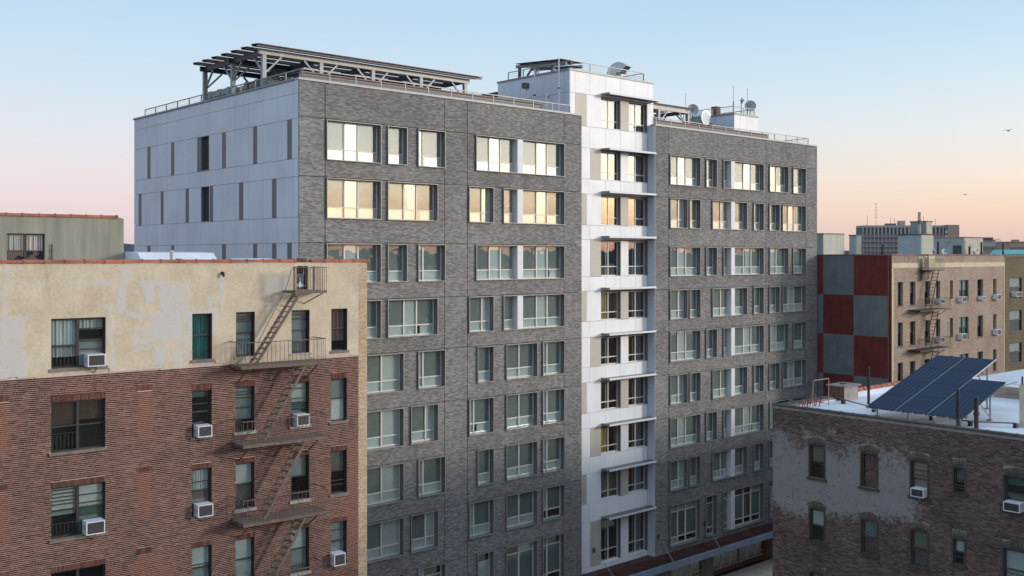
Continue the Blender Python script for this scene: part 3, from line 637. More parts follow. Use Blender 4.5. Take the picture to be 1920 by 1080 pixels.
# --- hooded fan on the tower
def exhaust_hood(o, r, L, mats):
    g = G(); n = 14; sec = []
    for k in range(n+1):
        a = PI*.78*k/n
        c = Vector((math.cos(PI-a)*r + r, 0, math.sin(a)*r+.25)); d = Vector((math.cos(PI-a), 0, math.sin(a)))
        wd = .36; hh = .34; sec.append([c-d*hh+Vector((0,-wd,0)), c+d*hh+Vector((0,-wd,0)), c+d*hh+Vector((0,wd,0)), c-d*hh+Vector((0,wd,0))])
    for a, b in zip(sec, sec[1:]):
        for k in range(4): g.poly([a[k], a[(k+1)%4], b[(k+1)%4], b[k]], mats)
    g.poly(sec[0], mats); g.build('duct', o); h = G(); last = sec[-1]; dd = Vector((math.sin(PI*.22), 0, -math.cos(PI*.22)))*-.0; h.poly([p + (sum(last, Vector())/4-p)*.02 for p in last][::-1], 'room_dark'); h.build('mouth_shade', o)  # dark sheet across the duct end stands for the shade inside
o = MN.thing('exhaust_hood', 'curved silver gooseneck exhaust hood on top of the white stair tower', 'exhaust hood', 25.7, 2.4, 37.0, rot=-1.35); exhaust_hood(o, .52, 1.2, 'hood_metal'); bp('curb', o, -.45, .45, -.45, .45, -.63, .24, 'steel_grey')
o = MN.thing('exhaust_fan', 'round shiny silver fan drum standing beside the white penthouse', 'exhaust fan', 38.6, 4.9, ROOF)
G().tube((0,.55,2.6), (0,-.45,2.6), .56, 'aluminium', 28).build('drum', o, smooth=False); bp('base', o, -.5, .5, -.5, .5, 0, 1.95, 'steel_grey'); G().tube((0,-.455,2.6),(0,-.47,2.6),.5,'shade_edge',28).build('front_disc', o); bp('bracket', o, .35,.75,-.5,-.3,1.9,2.2,'rusty_top')
def dish(frame, label, u, w, z, r, face, mat='dish_grey', pole=.0, h=0, cat='satellite dish', grp='dish antennas on the far wing', tilt=.25):
    o = frame.thing('satellite_dish', label, cat, u, w, z, grp)
    d = Vector(face).normalized(); a = d.cross(Vector((0,0,1))).normalized(); c = a.cross(d)
    g = G(); ctr = Vector((0,0,h)); n = 20; rings = []
    for k in range(5):
        rr = r*k/4; rings.append([ctr + d*((rr/r)**2*r*.3) + (a*math.cos(2*PI*i/n)+c*math.sin(2*PI*i/n))*max(rr, .001) for i in range(n)])
    for p, s in zip(rings, rings[1:]):
        for i in range(n): g.poly([p[i], p[(i+1)%n], s[(i+1)%n], s[i]], mat)
    g.build('reflector', o); G().tube(ctr, ctr+d*r*.9, .015, 'steel_grey', 6).tube(ctr+d*r*.9-Vector((0,0,.05)), ctr+d*r*.9+Vector((0,0,.05)), .05, 'steel_dark', 8).build('feed_horn', o)
    G().tube((0,0,0), (0,0,h+.02), .035, 'steel_dark', 8).tube((0,0,h), ctr-d*.1, .05, 'steel_dark', 6).build('mast', o); return o
dish(MN, 'grey dish antenna beside the bare steel mast at the end of the small canopy', 37.4, 4.85, ROOF, .46, (-.6,-.8,.1), h=3.1)
dish(MN, 'small pale dish antenna clamped to the tallest mast on the penthouse', 42.0, 3.6, 36.18, .24, (.8,-.5,.1), 'shade_white', h=1.2)
dish(MN, 'large dark grey dish antenna beyond the rightmost mast of the penthouse', 43.2, 3.6, 36.18, .46, (-.75,-.65,.15), h=.85)
def mast(u, w, z, h, label, r=.035): 
    o = MN.thing('antenna_mast', label, 'antenna', u, w, z, 'thin antenna masts on the far wing'); G().tube((0,0,0),(0,0,h*.45), r, 'steel_dark').build('pole', o); G().tube((0,0,h*.45),(0,0,h), r*.7, 'shade_white', 6).build('whip', o)
mast(37.0, 5.2, ROOF, 4.4, 'thin mast at the end of the small canopy by the grey dish')
mast(40.7, 3.4, 36.18, 2.2, 'tall thin mast at the front corner of the white penthouse', .04)
mast(42.55, 3.4, 36.18, 2.2, 'thin mast near the middle of the penthouse front beside the large dish', .04)
o = MN.thing('ladder', 'light steel ladder cage rails standing over the penthouse roof', 'ladder', 38.4, 6.5, ROOF)
for a in (0, .9): 
    G().tube((a,0,0),(a,0,3.6),.03,'steel_light').tube((a,0,3.6),(a+.6,-.2,3.5),.03,'steel_light').tube((a+.6,-.2,3.5),(a+.6,-.2,1.5),.03,'steel_light').build('rail', o)
for k in range(6): bp('rung', o, 0, .9, -.01,.01, .5+k*.5,.53+k*.5, 'steel_light')
o = MN.thing('roof_box', 'brown metal louvre box beside the penthouse railing', 'roof vent', 40.9, 5.2, 36.18); bp('casing', o, 0,.55,0,.5,.1,.75,'rusty_top'); bp('lid', o, -.04,.59,-.04,.54,.75,.8,'steel_dark')
for k, (u, w, zt, lab) in enumerate([(18.7,2.8,36.9,'thin white vent pipe rising before the shaded side of the stair tower'),(19.3,1.2,37.5,'tall white conduit pipe at the front corner of the stair tower side')]):
    o = MN.thing('vent_pipe', lab, 'pipe', u, w, ROOF, 'white pipes beside the stair tower'); G().tube((0,0,0),(0,0,zt-ROOF),.045,'shade_white').build('pipe', o); bp('clamp', o, -.07,.07,-.07,.07,(zt-ROOF)*.55,(zt-ROOF)*.55+.08,'steel_dark')
o = MN.thing('vent_pipe', 'stubby twin flue with dark caps on the grey roof beside the tower', 'flue', 18.2, 3.2, ROOF, 'white pipes beside the stair tower')
for k in (0,.22): G().tube((k,0,0),(k,0,2.5),.06,'shade_white').build('pipe', o); bp('cap', o, k-.13,k+.1,-.12,.12,2.5,2.85,'steel_dark')
o = MN.thing('vent_pipe', 'short white capped post before the shaded side of the stair tower', 'pipe', 18.9, 1.9, ROOF, 'white pipes beside the stair tower'); G().tube((0,0,0),(0,0,2.15),.07,'shade_white').build('pipe', o); bp('arm', o, .05,.2,-.03,.03,1.85,1.95,'steel_dark')
# ================================================================== BRICK LAYER
def brick_segments(x0, x1, z, holes):
    hs = sorted((a, b) for a, b, c, d in holes if c < z < d); out = []; cur = x0
    for a, b in hs:
        if a > cur+.01: out.append((cur, a))
        cur = max(cur, b)
    if cur < x1-.01: out.append((cur, x1))
    return out
def lay_bricks(root, x0, x1, z0, z1, holes, mat, n_single, single_key, ch=.0677, bl=.203, jt=.016, depth=.011, paint=None, header=6):
    """real bricks proud of the mortar bed; the n_single that show largest are objects, the rest one mesh"""
    rows = int((z1-z0)/ch); L = []; ph_r = [random.uniform(0, .45) for _ in range(rows)]
    for r in range(rows):
        zb = z0+r*ch; zc = zb+ch/2; head = header and r % header == 0; ln = (bl-jt)/2 if head else bl; hj = .009
        for a, b in brick_segments(x0, x1, zc, holes):
            ph = ((r % 2)*.5 + ph_r[r])*(ln+hj); k0 = math.floor((a-x0+ph)/(ln+hj)); x = x0-ph+k0*(ln+hj)
            while x < b:
                xa, xb = max(x, a), min(x+ln, b)
                if xb-xa > .012: L.append((xa+random.uniform(0,.003), xb-random.uniform(0,.003), zb+jt/2, zb+ch-jt/2, -random.uniform(.0, .006)))
                x += ln+hj
    L = np.array(L); cx = (L[:,0]+L[:,1])/2; cz = (L[:,2]+L[:,3])/2
    full = (L[:,1]-L[:,0]) > bl-.008
    P = paint(cx, cz) if paint is not None else np.zeros(len(L))
    score = single_key(cx, cz) + np.where(full & (P < .05), 0, 1e6)
    idx = np.argsort(score)[:n_single]; single = np.zeros(len(L), bool); single[idx] = True
    me = G().box(-bl/2+.001, bl/2-.001, -depth, .012, -(ch-jt)/2, (ch-jt)/2, mat).mesh('brick')
    for i in idx: link('brick', me, root, (cx[i], L[i,4], cz[i]))
    R = L[~single]; n = len(R); y0 = R[:,4]-depth; y1 = np.full(n, .012)
    V = np.empty((n, 8, 3)); 
    for j, (sx_, sy_, sz_) in enumerate([(0,0,0),(1,0,0),(1,1,0),(0,1,0),(0,0,1),(1,0,1),(1,1,1),(0,1,1)]):
        V[:,j,0] = R[:,sx_]; V[:,j,1] = y1 if sy_ else y0; V[:,j,2] = R[:,2+sz_]
    F = np.array([(0,3,2,1),(4,5,6,7),(0,1,5,4),(1,2,6,5),(3,0,4,7)]); F = (F[None]+(np.arange(n)*8)[:,None,None]).reshape(-1,4)
    m = bpy.data.meshes.new('bricks'); m.from_pydata(V.reshape(-1,3).tolist(), [], F.tolist()); m.materials.append(MATS[mat]); m.update()
    at = m.attributes.new('paint', 'FLOAT', 'FACE'); at.data.foreach_set('value', np.repeat(P[~single], 5).astype(np.float32))
    return link('brickwork', m, root, kind='stuff')
def value_noise(x, z, s, seed=0):
    rs = np.random.RandomState(seed); T = rs.rand(64, 64); X = x*s+100; Zc = z*s+100; i = np.floor(X).astype(int); j = np.floor(Zc).astype(int); fx = X-i; fz = Zc-j; fx = fx*fx*(3-2*fx); fz = fz*fz*(3-2*fz)
    g = lambda a, b: T[a % 64, b % 64]
    return (g(i,j)*(1-fx)+g(i+1,j)*fx)*(1-fz)+(g(i,j+1)*(1-fx)+g(i+1,j+1)*fx)*fz
def fbm(x, z, s, seed=0): return (value_noise(x,z,s,seed)+.5*value_noise(x,z,2*s,seed+1)+.25*value_noise(x,z,4*s,seed+2)+.12*value_noise(x,z,8*s,seed+3))/1.87
# ================================================================== OLD-BUILDING WINDOWS
def sash_window(root, u0, u1, z0, z1, top=None, bot=None, frame='dark_frame', y=.12, mid=.47, bands=None, ac=False, bars=None, arch=0, bend=1.):
    """double-hung window set back in its opening; top/bot give the material hanging behind each sash"""
    g = G(); fw = .045; D = .14
    g.box(u0,u0+fw,y,y+.07,z0,z1,frame); g.box(u1-fw,u1,y,y+.07,z0,z1,frame); g.box(u0+fw,u1-fw,y,y+.07,z1-fw*1.4,z1,frame); g.box(u0+fw,u1-fw,y,y+.07,z0,z0+fw,frame)
    zm = z0+(z1-z0)*(1-mid)
    g.box(u0+fw,u1-fw,y+.01,y+.08,zm-.025,zm+.025,frame)
    g.box(u0,u1,.75,.77,z0,z1,'room_dark'); g.box(u0,u0+.02,y+.07,.75,z0,z1,'room_dark'); g.box(u1-.02,u1,y+.07,.75,z0,z1,'room_dark'); g.box(u0+.02,u1-.02,y+.07,.75,z1-.02,z1,'room_dark'); g.box(u0+.02,u1-.02,y+.07,.75,z0,z0+.02,'room_floor')
    if bands:
        for k in bands: zc = z0+(z1-z0)*k; g.box(u0+fw,u1-fw,y+.0,y+.05,zc-.015,zc+.015,frame)
    w = g.build('window', root)
    bp('pane', w, u0+fw,u1-fw,y+.035,y+.04,zm+.025,z1-fw,'old_glass')
    if not ac: bp('pane', w, u0+fw,u1-fw,y+.055,y+.06,z0+fw,zm-.025,'old_glass')
    for mt, za, zb in ((top, zm, z1-fw), (bot, z0+fw, zm)):
        if mt is None: continue
        mt, frac = mt if isinstance(mt, tuple) else (mt, 1.)
        za2 = zb-(zb-za)*frac
        if mt.startswith('curtain'):
            c = G(); n = 22; pts = []
            for k in range(n+1): pts.append((u0+fw+(u1-u0-2*fw)*k/n, y+.13+.022*math.sin(k*1.9+u0*7)+.012*math.sin(k*.8)))
            for a, b in zip(pts, pts[1:]): c.poly([(a[0],a[1],za2),(b[0],b[1],za2),(b[0],b[1],zb),(a[0],a[1],zb)], mt)
            c.build('curtain', w)
        else: bp('blind', w, u0+fw,u1-fw,y+.10,y+.11,za2,zb,mt)
    if bars:
        b = G(); za, zb = bars
        for k in range(7): x = u0+.06+(u1-u0-.12)*k/6; b.box(x-.008,x+.008,y-.05,y-.034,za,zb,'escape_black')
        b.box(u0+.03,u1-.03,y-.055,y-.03,zb-.02,zb,'escape_black'); b.box(u0+.03,u1-.03,y-.055,y-.03,za,za+.02,'escape_black'); b.build('security_bars', w)
    return w
def sill(root, u0, u1, z, mat='stone_sill', d=.07): bp('sill', root, u0-.07, u1+.07, -d-.0, .12, z-.10, z, mat)
def soldiers(root, u0, u1, z, mat='soldier_brick', h=.20, ch=.0677):
    n = max(2, round((u1-u0)/ch)); st = (u1-u0)/n
    for k in range(n): bp('lintel_brick', root, u0+k*st+.006, u0+(k+1)*st-.006, -.024, .02, z+.006, z+h, mat)
def ac_unit(frame, label, u0, u1, z0, z1, mirror=False, y0=-.36, y1=.12, prop=True, small=False):
    o = frame.thing('air_conditioner', label, 'air conditioner', (u0+u1)/2, y0, z0); W_, H_ = u1-u0, z1-z0; a, b = -W_/2, W_/2; D = y1-y0
    g = G(); e = .035
    g.box(a,b,.03,D,0,H_,'ac_white'); g.box(a,a+e,0,.03,0,H_,'ac_white'); g.box(b-e,b,0,.03,0,H_,'ac_white'); g.box(a+e,b-e,0,.03,H_-e,H_,'ac_white'); g.box(a+e,b-e,0,.03,0,e,'ac_white')
    g.build('casing', o)
    bp('grille', o, a+e,b-e,.012,.03,e,H_-e,'ac_grille')
    if not small:
        n = 7
        for k in range(n): bp('grille_bar', o, a+e, b-e, .004, .012, e+(H_-2*e)*(k+.5)/n-.004, e+(H_-2*e)*(k+.5)/n+.004, 'escape_black')
        for k in range(3): bp('side_vent', o, a-.003, a, D*.3, D*.75, H_*.3+k*.06, H_*.3+k*.06+.02, 'ac_grille')
    if prop: G().beam((b*.2,.02,-.02), (b*.0,D-.1,-.26), .035, .035, 'pale_sill').build('prop', o)
    return o
# ================================================================== RED BRICK TENEMENT (left)
lb = LB.thing('brick_building', 'old red brick tenement with sand stucco top storey and iron fire escape', 'building')
XL = -16.5; ROWZ = [(22.85,21.13),(19.99,18.25),(17.05,15.29),(14.15,12.4)]
COLS = [(-12.39,-10.58),(-7.46,-6.69),(-5.75,-4.98),(-3.44,-2.65),(-1.68,-.94)]
holesB = [(a, b, r[1], r[0]) for r in ROWZ for a, b in COLS]
notch = (-3.21,-2.73,23.66,24.60)
# wall body with reveals and a mortar bed
g = G()
for r in minus((XL, -.02, Z0-.3, 24.74), holesB+[notch]): g.box(r[0], r[1], .0, .012, r[2], r[3], 'mortar_light'); g.box(r[0], r[1], .0125, .30, r[2], r[3], 'reveal_brick')
g.build('wall', lb)
bp('wall', lb, XL, -.02, 8.7, 9.0, Z0-.3, 24.3, 'stucco_sand'); bp('wall', lb, -.32, -.02, .3, 8.7, Z0-.3, 24.3, 'pink_brick'); bp('core', lb, XL+.1, -.33, .8, 8.69, Z0-.3, 24.2, 'dark_void'); bp('roof', lb, XL, -.33, .31, 8.69, 24.2, 24.28, 'white_roof')
bp('wall', lb, XL, XL+.09, .31, 8.69, Z0-.3, 24.19, 'pink_brick')
INF = [(-9.49,-8.93),(-15.2,-13.7)]; infill = [(a, b, z-1.72, z) for z in (20.14-.0, 17.2, 14.28) for a, b in INF]
def lb_paint(x, z):
    p = np.zeros(len(x))
    for a, b, c, d in infill: p = np.where((x > a) & (x < b) & (z > c) & (z < d), .62, p)
    right = np.clip((x+3.4)/2.6, 0, 1)*np.clip((18.6-z)/2.0, 0, 1); p = np.maximum(p, np.where(x > -3.6, right*.62*(fbm(x,z,.7,5)>.42), 0))
    p = np.maximum(p, np.where((z < 14.0) & (x > -10.5) & (x < -8), .5, 0))
    return p
lay = [(a, b, c, d+.21) for a, b, c, d in holesB if d < 22] + [(a-.07, b+.07, c-.1, c+.02) for a, b, c, d in holesB] + [(a, b, d, d+.2) for a, b, c, d in infill]
lay2 = holesB + lay
lay_bricks(lb, XL, -.42, 10.5, 20.92, lay2, 'red_brick', 300, lambda x, z: (x+14.2)**2*(.6)+(z-20)**2*.25, paint=lb_paint)
for a, b, c, d in infill: soldiers(lb, a, b, d)
for a, b, c, d in holesB:
    if d < 22: soldiers(lb, a, b, d)
# tan front-facade brick wrapping the corner
lay_bricks(lb, -.405, -.0, 10.5, 24.70, [], 'tan_brick', 0, lambda x, z: x, header=2)
# quoin of tan brick continues as the return wall
for i, (a, b) in enumerate(zip(np.arange(10.5, 24.7, 1.42), np.arange(11.92, 26, 1.42))): bp('corner_pier', lb, -.019, .0, .0, .25, a+.002, min(b, 24.7), 'mortar_light')
# stucco skin, an attribute marks the grey cement repairs
def stucco(root):
    us = np.arange(XL, -.42, .05); zs = np.arange(20.6, 24.74, .05)
    hs = holesB[:5]+[notch]
    us = np.unique(np.round(np.concatenate([us, [-.42], [h[0] for h in hs], [h[1] for h in hs]]), 4)); zs = np.unique(np.round(np.concatenate([zs, [24.74], [h[2] for h in hs], [h[3] for h in hs]]), 4))
    U, Zc = np.meshgrid(us, zs, indexing='ij')
    rough = fbm(U, Zc, 2.2, 11)
    # patches: (u0,u1,z0,z1,strength)
    PT = [(-14,-8.5,24.02,24.14,.55),(-13.4,-3.9,23.96,24.08,.6),(-10.15,-9.9,22.9,24.7,.9),(-9.85,-9.65,23.9,24.72,.6),(-9.25,-8.9,23.3,24.0,.9),(-8.7,-7.8,22.75,23.95,.75),(-9.0,-6.5,21.95,23.0,.75),(-9.6,-7.2,21.8,22.5,.6),(-10.5,-10.3,21.0,23.2,.8),(-11.0,-10.1,23.1,23.25,.5),
          (-8.3,-7.6,22.2,24.0,.6),(-9.9,-8.8,22.75,22.95,.7),(-14,-13.2,20.9,23.0,.75),(-13.4,-12.5,21.35,21.5,.5),(-13.4,-12.6,21.7,22.0,.35),(-6.4,-6.2,22.7,24.3,.8),(-6.9,-6.0,22.8,22.95,.6),(-8.9,-8.5,21.0,22.0,.7),(-8.2,-7.9,21.0,21.8,.5),
          (-4.6,-3.6,23.6,24.25,.6),(-4.4,-3.0,23.95,24.05,.6),(-10.5,-9.6,22.2,22.3,.6),(-2.5,-.5,23.85,23.95,.3),(-2.55,-2.3,21.6,24.3,.3),(-10.2,-9.0,22.95,23.1,.5),(-8.75,-8.6,23.2,23.95,.6),(-7.8,-7.55,21.2,22.2,.6),(-13.95,-13.75,22.8,24.7,.5),(-9.6,-8.0,21.55,21.7,.5),(-6.9,-6.6,23.1,23.4,.6)]
    p = np.zeros_like(U); du = (fbm(U, Zc, 3., 21)-.5)*.25; dz = (fbm(U, Zc, 3., 31)-.5)*.25
    for a, b, c, d, s in PT:
        e = np.minimum(np.minimum(U+du-a, b-U-du), np.minimum(Zc+dz-c, d-Zc-dz)); p = np.maximum(p, np.clip(e/.13+.5, 0, 1)*s)
    p = np.clip(p*1.0 + (rough-.5)*.9 + (fbm(U, Zc, 7., 51)-.5)*.5, 0, 1)
    edge = 20.89 + (fbm(U, Zc*0, 1.1, 41)-.5)*.16
    idx = np.arange(U.size).reshape(U.shape); F = []; 
    cu = (us[:-1]+us[1:])/2; cz = (zs[:-1]+zs[1:])/2
    for i in range(len(us)-1):
        for j in range(len(zs)-1):
            x, z_ = cu[i], cz[j]
            if any(h[0] < x < h[1] and h[2] < z_ < h[3] for h in hs): continue
            lim = edge[i, j]
            for h in holesB[:5]:
                if h[0]-.12 < x < h[1]+.12: lim = max(lim, 21.03 if h[0] < -7 else 20.95)
            if z_ < lim: continue
            F.append((idx[i,j], idx[i+1,j], idx[i+1,j+1], idx[i,j+1]))
    V = np.stack([U, np.full_like(U, -.03)-.006*rough, Zc], -1).reshape(-1,3)
    # back edge so that the skin has thickness
    m = bpy.data.meshes.new('stucco'); m.from_pydata(V.tolist(), [], F); m.update()
    at = m.attributes.new('patch', 'FLOAT', 'POINT'); at.data.foreach_set('value', p.ravel().astype(np.float32))
    mt = bpy.data.materials.new('stucco_patched'); mt.use_nodes = True; t = mt.node_tree; pr = t.nodes['Principled BSDF']; pr.inputs['Roughness'].default_value = .95; pr.inputs['Specular IOR Level'].default_value = .2
    a = N(t, 'ShaderNodeAttribute', attribute_name='patch'); gg = N(t, 'ShaderNodeNewGeometry'); n1 = N(t, 'ShaderNodeTexNoise'); n1.inputs['Scale'].default_value = 9; n1.inputs['Detail'].default_value = 8; t.links.new(gg.outputs['Position'], n1.inputs[0])
    n2 = N(t, 'ShaderNodeTexNoise'); n2.inputs['Scale'].default_value = 1.1; n2.inputs['Detail'].default_value = 6; t.links.new(gg.outputs['Position'], n2.inputs[0])
    sand = ramp(t, n2.outputs['Fac'], [(.3, (.58,.485,.35)), (.7, (.70,.61,.46))]); sand = mixc(t, .35, sand, ramp(t, n1.outputs['Fac'], [(.3, (.75,.75,.75)), (.7, (1.2,1.2,1.2))]), 'MULTIPLY')
    f = math_n(t, 'ADD', a.outputs['Fac'], math_n(t, 'MULTIPLY', math_n(t, 'SUBTRACT', n1.outputs['Fac'], .5), .5), True)
    mp = N(t, 'ShaderNodeMapping'); mp.inputs['Scale'].default_value = (1, 1, .12); t.links.new(gg.outputs['Position'], mp.inputs[0])
    n4 = N(t, 'ShaderNodeTexNoise'); n4.inputs['Scale'].default_value = 4; n4.inputs['Detail'].default_value = 8; n4.inputs['Roughness'].default_value = .7; t.links.new(mp.outputs[0], n4.inputs[0])
    sand = mixc(t, ramp(t, n4.outputs['Fac'], [(.55, (0,0,0)), (.75, (.35,.35,.35))]), sand, (.25,.22,.17))
    c = mixc(t, ramp(t, f, [(.2, (0,0,0)), (.8, (.9,.9,.9))]), sand, (.59,.575,.56)); t.links.new(c, pr.inputs['Base Color'])
    b = N(t, 'ShaderNodeBump'); b.inputs['Strength'].default_value = .5; b.inputs['Distance'].default_value = .015; t.links.new(math_n(t, 'ADD', n1.outputs['Fac'], a.outputs['Fac']), b.inputs['Height']); t.links.new(b.outputs[0], pr.inputs['Normal'])
    m.materials.append(mt); o = link('stucco', m, root)
    md = o.modifiers.new('thickness', 'SOLIDIFY'); md.thickness = .034; md.offset = -1
    return o
stucco(lb)
# clay coping tiles
_tile = {}
def coping_tile(root, x, w, z, L, mat, axis='x', d=.36, h=.12):
    k = (round(L,3), mat, axis, d, h)
    if k not in _tile:
        g = G(); prof = [(-d/2,0),(-d/2,.03),(-d*.3,h*.8),(0,h),(d*.3,h*.8),(d/2,.03),(d/2,0)]
        def P(s, a, sc=1): return (s, a[0]*sc, a[1]*sc) if axis == 'x' else (-a[0]*sc, s, a[1]*sc)
        g.prism([P(-L/2, a) for a in prof], (L-.07,0,0) if axis == 'x' else (0,L-.07,0), mat)
        g.prism([P(L/2-.07, a, 1.16) for a in prof], (.07,0,0) if axis == 'x' else (0,.07,0), mat); _tile[k] = g.mesh('coping_tile')
    o = link('coping_tile', _tile[k], root, (x, w, z)); o.rotation_euler = (random.uniform(-.012,.012), random.uniform(-.012,.012), random.uniform(-.01,.01)); return o
x = XL+.3
while x < .15:
    if not (-3.35 < x < -2.65): coping_tile(lb, x, .10, 24.75, .66, 'terracotta')
    x += .665
# notch with the little brick pier and what lies behind the gate
bp('brick_pier', lb, -3.19, -2.74, .05, .35, 24.62, 24.93, 'mortar_light')
for r in range(5):
    for k in range(2): bp('pier_brick', lb, -3.18+k*.22+(r%2)*.0, -3.18+k*.22+.205, .02, .06, 24.63+r*.06, 24.63+r*.06+.05, 'soldier_brick')
for r in range(6):
    for k in range(2): bp('pier_brick', lb, -3.18+k*.22, -3.18+k*.22+.205, .32, .36, 24.25+r*.06, 24.25+r*.06+.05, 'soldier_brick')
bp('parapet_curb', lb, -3.19, -2.74, .36, .5, 23.66, 24.62, 'tarp')
o = LB.thing('folded_tarp', 'crumpled white and blue sheet lying in the roof gate above the fire escape', 'tarp', -2.98, .18, 23.68)
g = G(); rs = np.random.RandomState(3); P_ = [[(x_*.07-.2, -.12+j*.06, .05+.42*math.exp(-((x_-3)/2.2)**2)*(j/4)+rs.rand()*.07) for x_ in range(7)] for j in range(5)]
for j in range(4):
    for i in range(6): g.poly([P_[j][i], P_[j][i+1], P_[j+1][i+1], P_[j+1][i]], 'tarp_blue' if i in (1,2) and j > 1 else 'tarp')
g.build('sheet', o)
o = LB.thing('wall_vent', 'small black pipe elbow sticking out of the stucco above the windows', 'vent', -6.3, -.05, 24.35)
G().tube((0,0,0),(0,-.12,0),.045,'black_pipe').tube((0,-.12,.03),(0,-.12,-.14),.045,'black_pipe').build('pipe', o); bp('flange', o, -.06,.06,-.0,.02,-.06,.06,'black_pipe')
# windows
def dbl(i, L_, R_):
    zt, zb = ROWZ[i]; a, b = COLS[0]; m = (a+b)/2
    sash_window(lb, a, m, zb, zt, **L_); sash_window(lb, m, b, zb, zt, **R_)
dbl(0, dict(top='curtain_pale', bot=('curtain_pale',.55), bars=(21.2,21.9), mid=.55), dict(top=('curtain_pale',.5), bot='shade_grey', bands=(.78,.55,.36)))
dbl(1, dict(top=('shade_brown',.95), mid=.5, bars=(18.3,18.9)), dict(top=('shade_brown',.8), mid=.5))
dbl(2, dict(top='shade_white', bot=('shade_grey',.2), bars=(15.35,15.8), bands=(.93,.86,.79,.72,.65)), dict(top='shade_white', bot='shade_green', bands=(.78,.62,.4)))
dbl(3, dict(top=None), dict(top=None))
SP = {(1,0): dict(top='curtain_teal', bot='curtain_teal'), (1,1): dict(top=('shade_green',.3), bands=(.7,)), (1,2): dict(top='curtain_pale', bot=('shade_taupe',.9), bands=(.72,)), (1,3): dict(top='shade_white', bot='shade_grey', bands=(.6,)),
      (2,0): dict(top='shade_grey', bot='curtain_pale', bands=(.8,.85,.9), bars=(21.2,21.8)), (2,1): dict(top='shade_grey', bot=('shade_grey',.5), bands=(.75,.82,.88), bars=(18.3,18.75)), (2,2): dict(top='shade_white', bot=('shade_taupe',.95), bars=(15.33,15.6)), (2,3): dict(top='shade_white', bot='shade_white'),
      (3,0): dict(top='shade_grey', bot='shade_grey', bands=(.8,.9), bars=(21.2,21.6)), (3,1): dict(top='shade_white', bot='shade_green', bands=(.85,.62,.4,.25)), (3,2): dict(top='shade_grey', bars=(15.33,15.65)), (3,3): dict(top='shade_white', bot='shade_grey', bars=(12.45,12.7)),
      (4,0): dict(top='curtain_red', bot=('curtain_red',.6)), (4,1): dict(top='shade_grey', bot='paper_white'), (4,2): dict(top='shade_taupe', bands=(.3,.2)), (4,3): dict(top='shade_grey', bot='shade_grey', bands=(.8,.55))}
for (c, r), kw in SP.items():
    a, b = COLS[c]; sash_window(lb, a, b, ROWZ[r][1], ROWZ[r][0], **kw)
for c, (a, b) in enumerate(COLS):
    for r in range(4): sill(lb, a, b, ROWZ[r][1]+.005, 'pale_sill' if c in (2,3) else 'stone_sill')
ac_unit(LB, 'white window air conditioner in the wide stuccoed window beside the curtain', -11.28, -10.68, 21.16, 21.58)
ac_unit(LB, 'white window air conditioner in the lower wide window of the red brick wall', -11.33, -10.70, 15.33, 15.78)
ac_unit(LB, 'white air conditioner in a narrow dark window just below the teal curtain', -7.36, -6.82, 18.28, 18.70)
ac_unit(LB, 'white air conditioner two storeys below the teal curtained window', -7.36, -6.78, 15.32, 15.77)
ac_unit(LB, 'small white air conditioner in the window right above the middle fire escape platform', -3.36, -2.82, 18.29, 18.74, prop=False)
ac_unit(LB, 'white air conditioner low in the window column next to the tan brick corner', -1.72, -1.20, 12.46, 12.94)
# ---- fire escape
fe = LB.thing('fire_escape', 'brown iron fire escape zigzagging down the red brick wall to a roof gate', 'fire escape', -6.0, 0, 11.0)
fx, fz = 6.0, -11.0
def fb(name, x0, x1, y0, y1, z0, z1, mat='escape_iron', par=None): return bp(name, par or fe, x0+fx, x1+fx, y0, y1, z0+fz, z1+fz, mat)
def fbeam(name, p, q, w, h, mat='escape_iron', par=None): return G().beam((p[0]+fx,p[1],p[2]+fz),(q[0]+fx,q[1],q[2]+fz),w,h,mat).build(name, par or fe)
for zp, xa, xb in ((20.88,-6.02,-2.5),(17.93,-5.93,-2.46),(14.99,-5.93,-2.46),(12.03,-5.93,-2.46)):
    pl = G().box(xa+fx,xb+fx,-1.12,-1.08,zp-.12+fz,zp+fz,'escape_iron').box(xa+fx,xb+fx,-.06,-.035,zp-.10+fz,zp+fz,'escape_iron').box(xa+fx,xa+.04+fx,-1.08,-.06,zp-.11+fz,zp+fz,'escape_iron').box(xb-.04+fx,xb+fx,-1.08,-.06,zp-.11+fz,zp+fz,'escape_iron').build('platform', fe)
    for k in range(15): fb('grate_slat', xa+.05, xb-.05, -1.06+k*.067, -1.06+k*.067+.03, zp-.03, zp-.002, par=pl)
    for x_ in (xa+.3, (xa+xb)/2, xb-.3): fbeam('bracket', (x_,-1.0,zp-.12), (x_,-.03,zp-.75), .04, .04)
    rl = fb('top_rail', xa, xb, -1.115, -1.085, zp+.86, zp+.89); fb('top_rail', xa, xa+.03, -1.08, -.03, zp+.86, zp+.89); fb('top_rail', xb-.03, xb, -1.08, -.03, zp+.86, zp+.89)
    n = 20
    for k in range(n+1): x_ = xa+(xb-xa-.03)*k/n; fb('baluster', x_, x_+.014, -1.11, -1.096, zp, zp+.86)
    for k in range(1, 6): fb('baluster', xa, xa+.014, -1.1+k*.18, -1.086+k*.18, zp, zp+.86); fb('baluster', xb-.014, xb, -1.1+k*.18, -1.086+k*.18, zp, zp+.86)
def stair(p, q, ya, yb, n, rail=True):
    for y_ in (ya, yb): fbeam('stringer', (p[0],y_,p[1]), (q[0],y_,q[1]), .03, .11)
    for k in range(1, n):
        t = k/n; x_ = p[0]+(q[0]-p[0])*t; z_ = p[1]+(q[1]-p[1])*t; fb('tread', x_-.09, x_+.09, min(ya,yb)+.02, max(ya,yb)-.02, z_-.012, z_+.012)
